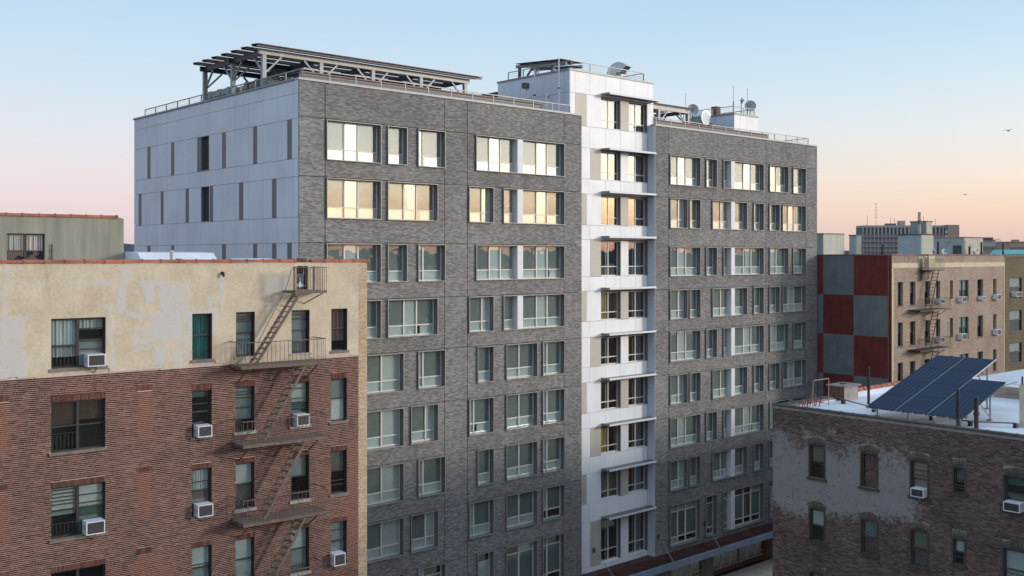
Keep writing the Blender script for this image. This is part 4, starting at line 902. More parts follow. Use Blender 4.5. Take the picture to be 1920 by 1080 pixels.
stair((-3.30,20.80), (-5.04,18.0), -1.02, -.50, 12); stair((-3.30,17.85), (-5.04,15.05), -1.02, -.50, 12); stair((-3.30,14.9), (-5.04,12.1), -1.02, -.50, 12)
stair((-5.35,20.90), (-3.47,23.62), -.92, -.42, 14)
# roof balcony
bl = G().box(-3.80+fx,-2.38+fx,-.98,-.94,23.54+fz,23.66+fz,'escape_iron').box(-3.80+fx,-2.38+fx,-.05,-.03,23.55+fz,23.65+fz,'escape_iron').box(-3.8+fx,-3.76+fx,-.94,-.05,23.55+fz,23.65+fz,'escape_iron').box(-2.42+fx,-2.38+fx,-.94,-.05,23.55+fz,23.65+fz,'escape_iron').build('platform', fe)
for k in range(9): fb('grate_slat', -3.1, -2.43, -.9+k*.1, -.86+k*.1, 23.61, 23.64, par=bl)
fb('top_rail', -3.8, -2.38, -.975, -.95, 24.54, 24.57); fb('top_rail', -2.40, -2.38, -.94, -.03, 24.54, 24.57)
for k in range(15): fb('baluster', -3.8+k*.1, -3.786+k*.1, -.97, -.956, 23.66, 24.54)
for k in range(1, 6): fb('baluster', -2.4, -2.386, -.95+k*.16, -.936+k*.16, 23.66, 24.54)
fb('gate_post', -3.80, -3.74, -.98, -.92, 23.6, 24.6); fb('gate_post', -2.95, -2.89, -.98, -.92, 23.6, 24.6)
fbeam('bracket', (-2.5,-.9,23.55), (-2.9,-.03,23.1), .035, .035); fbeam('bracket', (-3.7,-.9,23.55), (-3.7,-.03,23.0), .035, .035)
g = G(); pts = [(-5.25,21.75),(-5.18,21.9),(-4.15,23.7),(-4.0,24.1),(-3.93,24.4),(-3.80,24.56)]
for a, b in zip(pts, pts[1:]): g.tube((a[0]+fx,-.95,a[1]+fz),(b[0]+fx,-.95,b[1]+fz),.014,'escape_iron',6)
pts2 = [(-5.2,21.72),(-3.78,23.95)]
g.tube((-4.85+fx,-.95,21.72+fz),(-3.85+fx,-.95,23.5+fz),.012,'escape_iron',6); g.tube((-5.25+fx,-.95,21.75+fz),(-4.85+fx,-.95,21.72+fz),.014,'escape_iron',6)
for a, b in (((-4.55,23.0),(-4.25,22.8)),((-4.85,22.35),(-4.5,22.15))): g.tube((a[0]+fx,-.95,a[1]+fz),(b[0]+fx,-.95,b[1]+fz),.01,'escape_iron',5)
g.build('stair_handrail', fe)
# ---- things behind its parapet
ph = LB.thing('stucco_building', 'olive stucco rooftop bulkhead with one dark framed window and clay coping', 'building', -17, 8.0, 24.0)
for r in minus((0, 9.60, 0, 2.62), [(4.95,6.40,.6,1.92)]): G().box(r[0],r[1],0,.25,r[2],r[3],'stucco_green').build('wall', ph)
bp('wall', ph, 0, 9.58, .26, 6, 0, 2.6, 'dark_void'); bp('roof', ph, 0, 9.6, .26, 6.0, 2.601, 2.66, 'roof_membrane'); bp('wall', ph, 9.581, 9.6, .26, 6, 0, 2.6, 'stucco_green')
k = .3
while k < 9.6: coping_tile(ph, k, .12, 2.63, .62, 'terracotta'); k += .625
sash_window(ph, 4.95, 5.67, .55, 1.92, top='curtain_pale', mid=.52); sash_window(ph, 5.68, 6.40, .55, 1.92, top='curtain_pale', mid=.52)
o = LB.thing('drain_pipe', 'short dark pipe with brackets on the olive stucco wall', 'pipe', -10.35, 7.93, 24.3); G().tube((0,0,0),(0,0,1.2),.025,'black_pipe').build('pipe', o)
for k in range(3): bp('clip', o, -.05,.05,-.03,.03,.3+k*.3,.35+k*.3,'rusty_top')
o = LB.thing('roof_hood', 'long low white roof hood with sloped front behind the clay coping', 'roof hood', -7.35, 6.0, 24.28, 'white roof hoods behind the clay coping')
G().prism([(0,0,0),(0,-.1,.55),(0,.35,.86),(0,2.2,.9),(0,2.2,0)], (3.3,0,0), 'white_roof').build('hood', o); bp('curb', o, 0,3.3,-.12,-.11,0,.3,'terracotta_old')
o = LB.thing('roof_hood', 'short bright white roof hood next to the fire escape gate', 'roof hood', -3.9, 3.0, 24.28, 'white roof hoods behind the clay coping')
G().prism([(0,0,0),(0,-.05,.42),(0,.5,.58),(0,1.8,.62),(0,1.8,0)], (1.5,0,0), 'tarp').build('hood', o); bp('curb', o, 0,1.5,-.08,-.06,0,.2,'tarp')
o = LB.thing('vent_pipe', 'single pale upright vent pipe behind the clay coping', 'pipe', -8.25+.35, .9, 24.28); G().tube((0,0,0),(0,0,.93),.06,'pale_sill').build('pipe', o); bp('collar', o, -.08,.08,-.08,.08,.86,.93,'pale_sill')
o = LB.thing('round_vent', 'dark domed round roof vent beside the pale pipe', 'vent', -7.35, 1.6, 24.28); G().tube((0,0,0),(0,0,.45),.2,'stone_sill',12).tube((0,0,.45),(0,0,.62),.27,'rusty_top',12,.12).build('cowl', o)
o = LB.thing('far_building', 'sliver of a dark red brick building beyond the olive bulkhead', 'building', -15, 55, 20)
bp('wall', o, 0, 16, 0, 10, -18, 5.2, 'check_red'); bp('roof', o, -.1, 16.1, -.1, 10.1, 5.2, 5.35, 'stone_sill')
# ================================================================== CHECKERED BRICK BUILDING (right, behind)
cb = CB.thing('brick_building', 'pinkish brick apartment house with a red and grey checkerboard side wall', 'building')
CZR = [(23.0,21.17),(19.9,18.06),(16.8,14.95),(13.7,11.85)]
CC = [(.93,1.74),(2.86,3.73),(5.23,6.13),(7.19,7.91),(9.64,10.15),(11.24,13.03),(14.71,15.8),(17.83,18.5)]
holesC = [(a, b, r[1] + (.3 if 9.5 < a < 10 else 0), r[0]) for r in CZR for a, b in CC]
g = G()
for r in minus((.25, 19.98, Z0-.2, 24.07), holesC): g.box(r[0],r[1],0,.3,r[2],r[3],'pink_brick')
g.build('wall', cb)
bp('corner_pilaster', cb, .0, .24, -.02, .3, Z0-.2, 24.07, 'band_cream'); bp('corner_pilaster', cb, 19.99, 20.13, -.02, .3, Z0-.2, 24.07, 'band_cream')
bp('cornice_band', cb, 0, 20.13, -.03, .3, 24.073, 24.46, 'band_cream')
bp('parapet', cb, 0, 4.2, 0, .3, 24.463, 25.02, 'pink_brick'); bp('parapet', cb, 7.0, 20.13, 0, .3, 24.463, 25.02, 'pink_brick'); bp('parapet', cb, 4.2, 7.0, -.01, .3, 24.463, 25.02, 'band_cream')
bp('core', cb, .1, 20.1, .8, 19.9, Z0-.2, 24.3, 'dark_void'); bp('roof', cb, .1, 20.1, .31, 19.9, 24.3, 24.36, 'white_roof'); bp('wall', cb, .1, 20.1, 19.9, 20, Z0, 25, 'pink_brick')
bp('coping_strip', cb, -.06, .3, .32, 20, 25.02, 25.13, 'rusty_top')
k = .3
while k < 20.1: coping_tile(cb, k, .13, 25.02, .52, 'terracotta_old'); k += .525
checkz = [25.02, 21.95, 18.81, 15.66, 12.5, 9.35, 6.2]; cw = [.0, 3.14, 5.80, 6.29]
for j, (zt, zb) in enumerate(zip(checkz, checkz[1:])):
    for i, (a, b) in enumerate(zip(cw, cw[1:])):
        red = (i + j) % 2 == 0
        if i == 0:
            bp('check_panel', cb, -.03, .09, .30, b, zb, zt, 'check_red' if red else 'check_grey'); 
        else: bp('check_panel', cb, -.03, .09, a, b, zb, zt, 'check_red' if red else 'check_grey')
for a, m_ in ((.02,'check_red'),(.20,'rusty_top')): bp('corner_stripe', cb, -.035, -.002, a, a+.10, Z0, 25.0, m_)
bp('wall', cb, -.02, .09, .0, .30, Z0, 25.02, 'check_red'); bp('wall', cb, -.03, .09, .3, 6.29, Z0, 6.2, 'check_grey'); bp('wall', cb, .0, .09, 6.3, 20, Z0, 25.02, 'check_grey')
for a, b, c, d in holesC:
    r = random.random(); tp_ = random.choice(['shade_grey','shade_taupe','shade_white',None,'shade_grey']); bt = random.choice([None,None,'shade_taupe'])
    wide = b-a > 1.5
    if wide: sash_window(cb, a, (a+b)/2, c, d, top='shade_white', bot='shade_green'); sash_window(cb, (a+b)/2, b, c, d, top='curtain_pale', bot='shade_green')
    else: sash_window(cb, a, b, c, d, top=tp_, bot=bt, y=.2)
    bp('sill', cb, a-.06, b+.06, -.05, .2, c-.09, c, 'pale_sill' if random.random() < .4 else 'stone_sill')
for i, (a, b, c, d, lab) in enumerate([(10.95,11.85,21.17,21.62,'air conditioner in the upper wide window of the pinkish brick facade'),(10.95,11.85,18.06,18.55,'air conditioner in the lower wide window of the pinkish brick facade'),(14.8,15.3,21.25,21.57,'tiny air conditioner in the upper window right of the wide one'),
        (17.7,18.5,21.20,21.64,'upper air conditioner beside the cream corner of the pinkish facade'),(17.7,18.5,18.12,18.6,'lower air conditioner beside the cream corner of the pinkish facade'),(7.1,7.8,21.17,21.54,'air conditioner by the upper end of the black fire escape platform'),(7.1,7.8,18.06,18.47,'air conditioner by the lower end of the black fire escape platform')]):
    ac_unit(CB, 'white '+lab, a, b, c, d, small=True, prop=False, y0=-.42)
f2 = CB.thing('fire_escape', 'black iron fire escape on the pinkish brick facade under a roof gooseneck', 'fire escape', 2.4, 0, 14)
def f2b(name, x0, x1, y0, y1, z0, z1, mat='escape_black'): return bp(name, f2, x0-2.4, x1-2.4, y0, y1, z0-14, z1-14, mat)
def f2m(name, p, q, w, mat='escape_black'): return G().beam((p[0]-2.4,p[1],p[2]-14),(q[0]-2.4,q[1],q[2]-14),w,w,mat).build(name, f2)
for zp in (20.82, 17.73, 14.63):
    f2b('platform', 2.5, 7.6, -1.0, -.02, zp-.04, zp); f2b('edge_beam', 4.6, 7.7, -1.04, -1.0, zp-.14, zp, 'stone_sill'); f2b('edge_beam', 2.45, 4.59, -1.04, -1.0, zp-.14, zp)
    f2b('top_rail', 2.5, 7.6, -1.0, -.97, zp+.85, zp+.89)
    for k in range(26): x_ = 2.5+5.1*k/25; f2b('baluster', x_, x_+.016, -.99, -.975, zp, zp+.85)
    for x_ in (2.7, 5, 7.4): f2m('bracket', (x_,-.9,zp-.05), (x_,-.03,zp-.6), .04)
for zt in (23.9, 20.8, 17.7):
    zb = zt-3.05
    for y_ in (-.85,-.4): f2m('stringer', (4.5,y_,zb), (5.9,y_,zt), .05)
    for k in range(1, 11): t = k/11; f2b('tread', 4.5+1.4*t-.08, 4.5+1.4*t+.08, -.83, -.42, zb+3.05*t-.015, zb+3.05*t+.015)
f2b('platform', 4.3, 6.7, -.9, -.02, 23.84, 23.9)
for k in range(13): f2b('baluster', 4.3+k*.2, 4.316+k*.2, -.89, -.875, 23.9, 24.75)
f2b('top_rail', 4.3, 6.7, -.9, -.87, 24.75, 24.78)
g = G(); pts = [Vector((4.35-2.4+.0,-.2,9.2))]+[Vector((4.75-2.4+.38*math.cos(a),-.35,10.85+.28*math.sin(a))) for a in np.linspace(PI, 0, 9)]+[Vector((5.13-2.4,-.35,9.2))]
for a, b in zip(pts[1:], pts[2:]): g.beam(a, b, .06, .06, 'escape_black')
g.build('gooseneck', f2); f2b('ladder_screen', 4.42, 5.08, -.38, -.36, 23.1, 24.9, 'steel_dark')
for k in range(9): f2b('rung', 4.4, 5.12, -.40, -.38, 23.2+k*.2, 23.23+k*.2)
# olive neighbour
ob = CB.thing('brick_building', 'olive brown brick building with black framed windows beyond the cream corner', 'building', 20.16, 0, 0)
OZ = [(23.06,21.15),(20.1,18.2),(17.15,15.35),(14.2,12.3)]; holesO = [(1.12,3.77,z1_,z0_) for z0_, z1_ in OZ]+[(5.4,8.0,z1_,z0_) for z0_, z1_ in OZ]
g = G()
for r in minus((0, 14, Z0-.2, 24.95), holesO): g.box(r[0],r[1],0.02,.3,r[2],r[3],'olive_brick')
g.build('wall', ob); bp('coping', ob, 0, 14, -.05, .34, 24.95, 25.08, 'stone_sill'); bp('core', ob, .02, 14, .8, 18, Z0, 24.3, 'dark_void'); bp('roof', ob, .02, 14, .35, 18, 24.3, 24.4, 'roof_membrane')
for i, (a, b, c, d) in enumerate(holesO):
    sash_window(ob, a, b, c, d, top=('shade_white' if i != 3 else 'shade_taupe', .95), bot='shade_taupe' if i % 4 != 3 else None, y=.1, bands=(.5,)); bp('sill', ob, a-.1, b+.1, -.04, .1, c-.12, c, 'brown_frame')
ac_unit(CB, 'white air conditioner with propped side panels in the top window of the olive building', 21.9, 23.1, 21.35, 21.75, small=True, prop=False)
for k, (u, w, zt, lab) in enumerate([(.4,2.4,27.0,'short black vent pipe above the checkerboard wall'),(5.2,5.5,26.2,'black vent pipe standing left of the roof dish'),(10.8,2.0,26.2,'short stub pipe by the right roof dish'),(15.4,2.2,26.2,'black vent pipe at the cream end of the roof bulkhead'),(20.2,1.5,26.1,'black vent pipe above the cream corner of the roof')]):
    pass
def vpipe(fr, px, label, w, zb, zt, r=.07, mat='black_pipe', grp='black vent pipes on the roofs'):
    """px is a place along the frame's u axis"""
    o = fr.thing('vent_pipe', label, 'pipe', px, w, zb, grp); G().tube((0,0,0),(0,0,zt-zb),r,mat).build('pipe', o); G().tube((0,0,(zt-zb)*.45),(0,0,(zt-zb)*.45+.12),r*1.35,mat).build('collar', o)
    return o
# ---- roof of the checkered building
vpipe(CB, 4.2, 'short black vent pipe above the inner red check of the side wall', 3.0, 24.3, 25.95, .09)
vpipe(CB, 9.62, 'black vent pipe beside the shaded face of the wide roof bulkhead', 1.0, 24.3, 26.15, .09)
vpipe(CB, 15.2, 'short stub vent pipe beside the tilted roof dish', .9, 24.3, 25.83, .09)
vpipe(CB, 17.55, 'black vent pipe before the cream face of the wide roof bulkhead', .9, 24.3, 26.22, .09)
vpipe(CB, 21.3, 'black vent pipe above the olive brick building', .6, 24.4, 26.12, .08)
dish(CB, 'grey satellite dish on the roof before the shaded bulkhead face with dark door', 10.5, .9, 24.3, .30, (-.45,-.88,.2), h=1.05, grp='satellite dishes on the checkered building roof')
dish(CB, 'tilted grey satellite dish before the cream bulkhead face', 16.1, .9, 24.3, .36, (.2,-.9,.5), h=1.05, grp='satellite dishes on the checkered building roof')
dish(CB, 'small white satellite dish between the two roof bulkheads', 8.6, .9, 24.3, .28, (.75,-.6,.3), 'shade_white', h=1.1, grp='satellite dishes on the checkered building roof')
def bulk(name, label, u0, u1, w0, w1, zt, z0=24.36, group='stucco roof bulkheads', tiles=True, cop=None):
    o = CB.thing('roof_bulkhead', label, 'bulkhead', u0, w0, z0, group); L, D, H = u1-u0, w1-w0, zt-z0
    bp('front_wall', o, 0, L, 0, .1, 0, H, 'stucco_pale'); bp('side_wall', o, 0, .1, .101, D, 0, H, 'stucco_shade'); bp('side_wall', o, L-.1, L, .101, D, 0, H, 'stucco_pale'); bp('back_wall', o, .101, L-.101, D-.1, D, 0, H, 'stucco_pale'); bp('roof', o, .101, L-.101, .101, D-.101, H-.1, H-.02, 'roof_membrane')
    if tiles:
        n = max(1, round(L/.6))
        for k in range(n): coping_tile(o, (k+.5)*L/n, .1, H, L/n-.01, 'terracotta_old', d=.3, h=.08)
        n = max(1, round(D/.6))
        for k in range(n): coping_tile(o, .1, (k+.5)*D/n, H, D/n-.01, 'terracotta_old', 'y', d=.3, h=.08)
    else: bp('coping', o, -.06, L+.06, -.06, D+.06, H, H+.07, cop or 'coping_black')
    return o
bulk('b', 'small square stucco bulkhead standing alone against the sky', 8.96, 9.78, 8, 8.7, 26.8, tiles=False, cop='stone_sill')
bulk('b', 'stucco bulkhead right behind the end of the grey apartment building', 3.63, 6.93, 8, 12, 26.85)
b_ = bulk('b', 'lower block of the stepped bulkhead with a black edged roof', 10.79, 12.91, 3, 5.1, 26.8, tiles=False)
b2 = bulk('b', 'upper block of the stepped bulkhead carrying the flue', 11.85, 12.85, 3.08, 4.54, 27.95, z0=26.9, tiles=False, cop='stone_sill')
o = CB.thing('chimney_flue', 'round pale metal flue on the stepped bulkhead against the sky', 'flue', 11.4, 3.5, 26.87); G().tube((0,0,0),(0,0,1.9),.13,'pale_sill',12).build('pipe', o); G().tube((0,0,.95),(0,0,1.2),.34,'rusty_top',12,.14).build('flashing', o)
b3 = bulk('b', 'wide stucco bulkhead with a dark door and clay coping tiles', 15.75, 19.46, 1.6, 4.4, 26.6)
bp('door', b3, -.03, -.005, .25, 1.0, 0, 1.57, 'room_dark'); bp('lamp_box', b3, -.12, -.0, 1.3, 1.55, 1.75, 1.95, 'tan_far'); bp('drain', b3, .1, .16, -.07, -.01, 0, 2.0, 'shade_white')
# ---- far buildings
D8 = 800
hx = lambda px: (px-960)/1929*D8
hz = lambda py, d=D8: 25+(480-py)*d/1929
hosp = link('office_building', None, None, (hx(1618), D8, Z0), label='long pale concrete slab block on the skyline with a dark window strip under its roof', cat='building')
LH = hx(1776)-hx(1618); zz_ = lambda py: hz(py)-Z0
g = G()
zr = [zz_(476+12*9), *[zz_(y) for y in (476+9*k for k in range(12, -1, -1))]]
n = 22; st = LH/n
bp('roof_slab', hosp, 0, LH, 0, 16, zz_(426.5), zz_(422.5), 'concrete_far'); bp('wall', hosp, 0, LH, .8, 16, 0, zz_(426.5), 'concrete_shadow')
for k in range(n+1): bp('pier', hosp, k*st-.55 if k else 0, k*st+.55, -.01, .79, zz_(438), zz_(426.6), 'concrete_far')
for k in range(n): bp('window', hosp, k*st+.6, (k+1)*st-.6, .5, .78, zz_(437.3), zz_(427.5), 'glass_far')
for r in range(8):
    za, zb = zz_(447+9*r), zz_(438.2+9*r)
    bp('spandrel', hosp, 0, LH, .02, .79, za+.9, zb-.5, 'concrete_far')
    if r < 5:
        for k in range(n): bp('sun_hood', hosp, k*st+.7, (k+1)*st-.7, -.9, .0, zb-1.3, zb-.75, 'concrete_shadow'); bp('mullion', hosp, k*st-.22 if k else 0, k*st+.22, -.25, .018, za, zb, 'concrete_far')
bp('core', hosp, hx(1771.6)-hx(1618), hx(1777)-hx(1618), -.5, 10, 0, zz_(422), 'concrete_shadow'); 
for y in (433.5, 441.5): bp('balcony_light', hosp, hx(1771.8)-hx(1618), hx(1775.5)-hx(1618), -.8,-.52, zz_(y+3), zz_(y), 'shade_white')
bp('wall', hosp, hx(1777)-hx(1618)+.01, hx(1798.5)-hx(1618), -.2, 16, 0, zz_(421.5), 'tan_far')
for y in (427.5, 433, 438.5): bp('joint', hosp, hx(1777)-hx(1618)+.1, hx(1798.5)-hx(1618)-.1, -.24, -.21, zz_(y+.3), zz_(y), 'concrete_shadow')
bp('roof_box', hosp, hx(1691)-hx(1618), hx(1701)-hx(1618), 4, 10, zz_(422), zz_(413.5), 'concrete_far'); bp('roof_box', hosp, hx(1667)-hx(1618), hx(1686)-hx(1618), 6, 10, zz_(422), zz_(418.5), 'concrete_shadow')
for px, y, lab in ((1628.5,403,'thin red mast near the end of the slab block roof'),(1645,380,'tall red lattice mast on the roof of the slab block'),(1672.5,407,'small thin mast by the roof boxes of the slab block'),(1679.8,409,'short thin mast next to the pale roof box of the slab block'),(1734.5,404,'thin red mast behind the stepped stucco bulkhead'),(1757,410,'faint thin mast on the roof beside the dark slot of the slab block')):
    o = link('antenna_mast', None, None, (hx(px), D8+3, hz(422.5)), label=lab, cat='antenna', group='masts on the slab block'); H_ = hz(y)-hz(422.5)
    G().tube((0,0,0),(0,0,H_),.13,'check_red',6).build('pole', o)
    if y == 380:
        for k in range(5): bp('cross_arm', o, 0 if k%2 else -.9, 1.3, -.08,.08, H_*(.35+.15*k), H_*(.35+.15*k)+.2, 'rusty_top')
def far_block(px0, px1, py, D, mat, label, name='far_building', depth=14, rows=0, cols=0):
    x0, x1 = (px0-960)/1929*D, (px1-960)/1929*D; zt = hz(py, D)
    o = link(name, None, None, (x0, D, Z0), label=label, cat='building'); bp('wall', o, 0, x1-x0, 0, depth, 0, zt-Z0, mat); bp('roof', o, -.2, x1-x0+.2, -.2, depth+.2, zt-Z0, zt-Z0+.4, 'stone_sill')
    for r in range(rows):
        for c in range(cols): w_ = (x1-x0)/cols; bp('window', o, c*w_+w_*.3, c*w_+w_*.7, -.08, -.01, zt-Z0-2.2-3.2*r-1.4, zt-Z0-2.2-3.2*r, 'glass_far')
    return o
far_block(1843, 1866, 452, 430, 'concrete_far', 'greyish block with small windows at the end of the roof bulkhead', rows=3, cols=6)
ft = far_block(1846, 1862, 446.5, 520, 'glass_far', 'dark blue upper storeys rising behind the greyish block'); 
o = far_block(1862, 1880, 456, 620, 'concrete_shadow', 'distant stepped block with projecting white balconies', rows=0, cols=0)
for k in range(5): bp('balcony', o, -2.2+k*1.1, 3.6+k*.8, -2, -.05, hz(448+3.4*k,620)-Z0-.5, hz(448+3.4*k,620)-Z0, 'shade_white')
far_block(1879, 1893, 461, 700, 'tan_far', 'low reddish block between the stepped block and the beige one', rows=2, cols=5)
o = far_block(1893.5, 1935, 454.5, 480, 'tan_far', 'distant beige apartment block with a small rooftop turret', rows=4, cols=9); bp('turret', o, 3, 5.4, 2, 5, hz(454.5,480)-Z0, hz(449,480)-Z0, 'tan_far')
for (a, b, y, D, m_, l) in ((1866,1878,466,380,'tan_far','low dark block before the stepped one'),): far_block(a, b, y, D, m_, l, rows=2, cols=3)
o = link('far_building', None, None, ((1874-960)/1929*300, 300, Z0), label='low building with a teal sloped roof by the last vent pipe', cat='building')
bp('wall', o, 0, 12, 0, 12, 0, hz(477,300)-Z0, 'pink_brick'); G().prism([(-.4,-.4,hz(477,300)-Z0),(2.5,3,hz(468,300)-Z0),(12.4,3,hz(468,300)-Z0),(12.4,-.4,hz(477,300)-Z0)], (0,6,0.01), 'teal_roof').build('roof', o)
# ================================================================== LOWER BRICK BUILDING WITH WHITE ROOF (right)
lr = LR.thing('brick_building', 'worn dark brick building with half painted wall and flat white roof', 'building')
RX = 15.5; DEEP = 12.6
WR = [(2.02,2.85,14.66,16.18),(4.67,5.49,14.66,16.18),(7.01,7.83,14.66,16.18),(8.89,9.43,15.12,16.18),(10.97,12.45,14.8,16.18),
      (2.02,2.85,11.70,13.2),(4.67,5.49,11.70,13.2),(7.01,7.83,11.70,13.2),(8.87,9.42,12.14,13.2),(10.93,12.45,11.6,13.25),
      (2.02,2.85,8.7,10.2),(4.67,5.49,8.7,10.2),(7.01,7.83,8.7,10.2),(8.87,9.42,9.1,10.2)]
g = G()
for r in minus((0, RX, Z0-.2, 17.80), WR): g.box(r[0], r[1], .0, .30, r[2], r[3], 'mortar_grey')
g.build('wall', lr)
bp('wall', lr, 0, .28, .301, DEEP+6, Z0-.2, 17.75, 'parapet_brick'); bp('wall', lr, RX-.3, RX, .301, DEEP, Z0, 17.8, 'parapet_brick'); bp('wall', lr, .29, 13.0, DEEP, DEEP+.3, Z0, 18.15, 'pink_brick')
bp('core', lr, .29, RX-.31, .8, DEEP-.01, Z0-.2, 17.4, 'dark_void'); bp('roof', lr, .29, RX-.31, .301, DEEP-.01, 17.50, 17.58, 'white_roof')
bp('core', lr, .29, 4, DEEP+.31, DEEP+6, Z0-.2, 17.4, 'dark_void'); bp('roof', lr, .29, 4, DEEP+.31, DEEP+6, 17.50, 17.58, 'white_roof')
# white membrane turned up against the far parapet and its ledge
bp('flashing', lr, .285, .36, .32, 5.0, 17.58, 17.66, 'white_roof'); bp('flashing', lr, .285, .40, 6.6, 12.5, 17.58, 17.86, 'white_roof')
def lr_paint(x, z):
    wob = (fbm(x, z, 1.3, 71)-.5)*.8
    lower = np.interp(x, [0,1.07,2.48,4.59,5.64,6.86,7.45], [12.95,12.57,12.79,13.1,13.3,13.45,13.45])
    upper = np.interp(x, [0,2.13,4.91,6.46,7.35], [17.1,17.0,17.3,17.3,16.6])
    e = np.minimum(np.minimum(z-lower, upper+wob*1.2-z), 7.45+wob*.35-x)
    p = np.clip(e/.9+.5, 0, 1)*.70
    hole = fbm(x, z, .6, 77); p = p*np.clip(1.25-(.25+np.clip((z-15.3)/1.6, 0, 1))*fbm(x, z, 1.6, 91)*1.25, 0, 1)
    return np.clip(p, 0, 1)
ARCH = .16
hl = [(a-.02, b+.02, c, d+ARCH+.22) for a, b, c, d in WR]
lay_bricks(lr, 0.0, RX-.4, 9.0, 17.72, hl, 'worn_brick', 300, lambda x, z: (x-11)**2+(z-14)**2*.8+(x < 7.9)*1e3, paint=lr_paint, header=6)
for a, b, c, d in WR:   # segmental arches of two brick rings, the head filled with timber
    m_, hw = (a+b)/2, (b-a)/2; R_ = (hw*hw+ARCH*ARCH)/(2*ARCH); cz = d+ARCH-R_; th0 = math.asin(hw/R_)
    for ring in range(2):
        n = max(6, round(2*th0*R_/.075)); r0 = R_+.012+ring*.11
        key = ('arch', round(r0, 2), n)
        if key not in _tile: _tile[key] = G().box(-.032,.032,-.028,.01,0,.10,'dark_arch_brick').mesh('arch_brick')
        for k in range(n):
            t = -th0+2*th0*(k+.5)/n; o = link('arch_brick', _tile[key], lr, (m_+r0*math.sin(t), 0, cz+r0*math.cos(t))); o.rotation_euler = (0, t, 0)
    pts = [(m_+R_*math.sin(-th0+2*th0*k/8), -.01, cz+R_*math.cos(-th0+2*th0*k/8)) for k in range(9)]
    G().prism(pts+[(b,-.01,d-.001),(a,-.01,d-.001)], (0,.05,0), 'brown_frame').build('arch_board', lr)
    g = G()
    g.box(a-.03,a+.05,-.04,.04,c,d,'brown_frame'); g.box(b-.05,b+.03,-.04,.04,c,d,'brown_frame'); g.build('brick_mould', lr)
    bp('sill', lr, a-.1, b+.1, -.09, .12, c-.1, c, 'brown_frame')
WS = [dict(top='screen_grey', bars=(14.7,15.2)), dict(top='curtain_red', bot=('shade_brown',.3)), dict(top='shade_taupe', bot=('shade_taupe',.9), bands=(.75,.6)), dict(top='shade_taupe', bot=('shade_taupe',.2), bands=(.3,.2)), dict(top=('shade_green',.5), bot=('screen_grey',.3)),
      dict(top='shade_white'), dict(top='curtain_teal', bot=None), dict(top='shade_green', bot='room_dark', bands=(.45,)), dict(top='paper_white', bands=(.3,.5)), dict(top='shade_white', bot='shade_white', bars=(11.65,12.3)),
      dict(top='shade_grey'), dict(top='shade_taupe'), dict(top='shade_green'), dict(top='shade_grey')]
for (a, b, c, d), kw in zip(WR, WS): sash_window(lr, a+.05, b-.05, c, d, frame='brown_frame', y=.06, mid=.5, **kw)
ac_unit(LR, 'white window air conditioner at the edge of the grey painted brick', 7.2, 7.78, 14.72, 15.08)
ac_unit(LR, 'white window air conditioner in the wide window at the bare brick end', 11.1, 11.75, 14.83, 15.2, prop=False)
# coping of the long wall and of the side parapet
x = .3
while x < RX: coping_tile(lr, x, .12, 17.80, .60, 'coping_black', d=.34, h=.09); x += .605
y = .5
while y < 5.0: coping_tile(lr, .12, y, 17.76+.0, .60, 'coping_black', 'y', d=.34, h=.09); y += .605
y = 7.0
while y < 18: coping_tile(lr, .12, y, 17.86, .60, 'terracotta', 'y', d=.42, h=.16); y += .605
for i in range(20):  # brick ledge seen inside the parapet
    pass
bp('parapet', lr, 0, .28, 6.6, 18.5, 17.751, 17.87, 'parapet_brick'); bp('parapet', lr, .0, .284, .31, 5.2, 17.60, 17.757, 'parapet_brick')
o = LR.thing('chimney', 'square brick chimney stub with flat cap at the white roof edge', 'chimney', -.15, 5.2, 17.3)
for r in range(14):
    zb = r*.07
    for k in range(4):
        for sgn in (0, 1):
            if sgn: bp('brick', o, 0+k*.215, .2+k*.215, -.012, .09, zb+.004, zb+.066, 'worn_single' if 'worn_single' in MATS else 'soldier_brick')
            else: bp('brick', o, -.012, .09, .11+k*.3, .39+k*.3, zb+.004, zb+.066, 'soldier_brick')
bp('core', o, 0.0, .86, .0, 1.32, 0, .98, 'mortar_grey'); bp('cap', o, -.12, .98, -.12, 1.44, .98, 1.06, 'stone_sill'); bp('flue', o, .3, .55, .5, .8, 1.06, 1.12, 'room_dark')
# roof clutter
vpipe(LR, 2.09, 'tall black vent pipe left of the solar array', 5.15, 17.55, 19.44, .07, grp='black vent pipes on the white roof')
vpipe(LR, 8.40, 'tall black vent pipe in front of the middle of the solar array', 1.45, 17.55, 19.25, .075, grp='black vent pipes on the white roof')
vpipe(LR, 9.04, 'thick black vent pipe by the lower corner of the solar array', 1.80, 17.55, 18.95, .10, grp='black vent pipes on the white roof')
o = LR.thing('post', 'cream painted square post with a small lamp arm on the white roof', 'post', 10.13, 3.88, 17.58); bp('shaft', o, -.12,.12,-.12,.12,0,1.85,'cream_post'); bp('foot', o, -.2,.2,-.2,.2,0,.12,'cream_post'); G().tube((0,-.1,1.85),(0,-.1,2.2),.04,'black_pipe').tube((0,-.1,1.8),(-.5,-.1,1.85),.02,'aluminium').build('lamp_arm', o)
o = LR.thing('ladder_rail', 'thin rusty hooped ladder rail at the white roof edge', 'ladder', .99, 1.9, 17.5)
for a, b in ((0, 1.35),): 
    g = G(); g.tube((0,0,0),(0,0,1.3),.02,'tan_far').tube((0,0,1.3),(.02,.1,1.42),.02,'tan_far').tube((.02,.1,1.42),(.02,b,1.42),.02,'tan_far').tube((.02,b,1.42),(0,b+.05,1.25),.02,'tan_far').tube((0,b+.05,1.25),(0,b+.05,0),.02,'tan_far').build('hoop', o)
o = LR.thing('pipe_rack', 'tangle of small red painted valves and pipes by the parapet', 'pipes', .7, 1.5, 17.5)
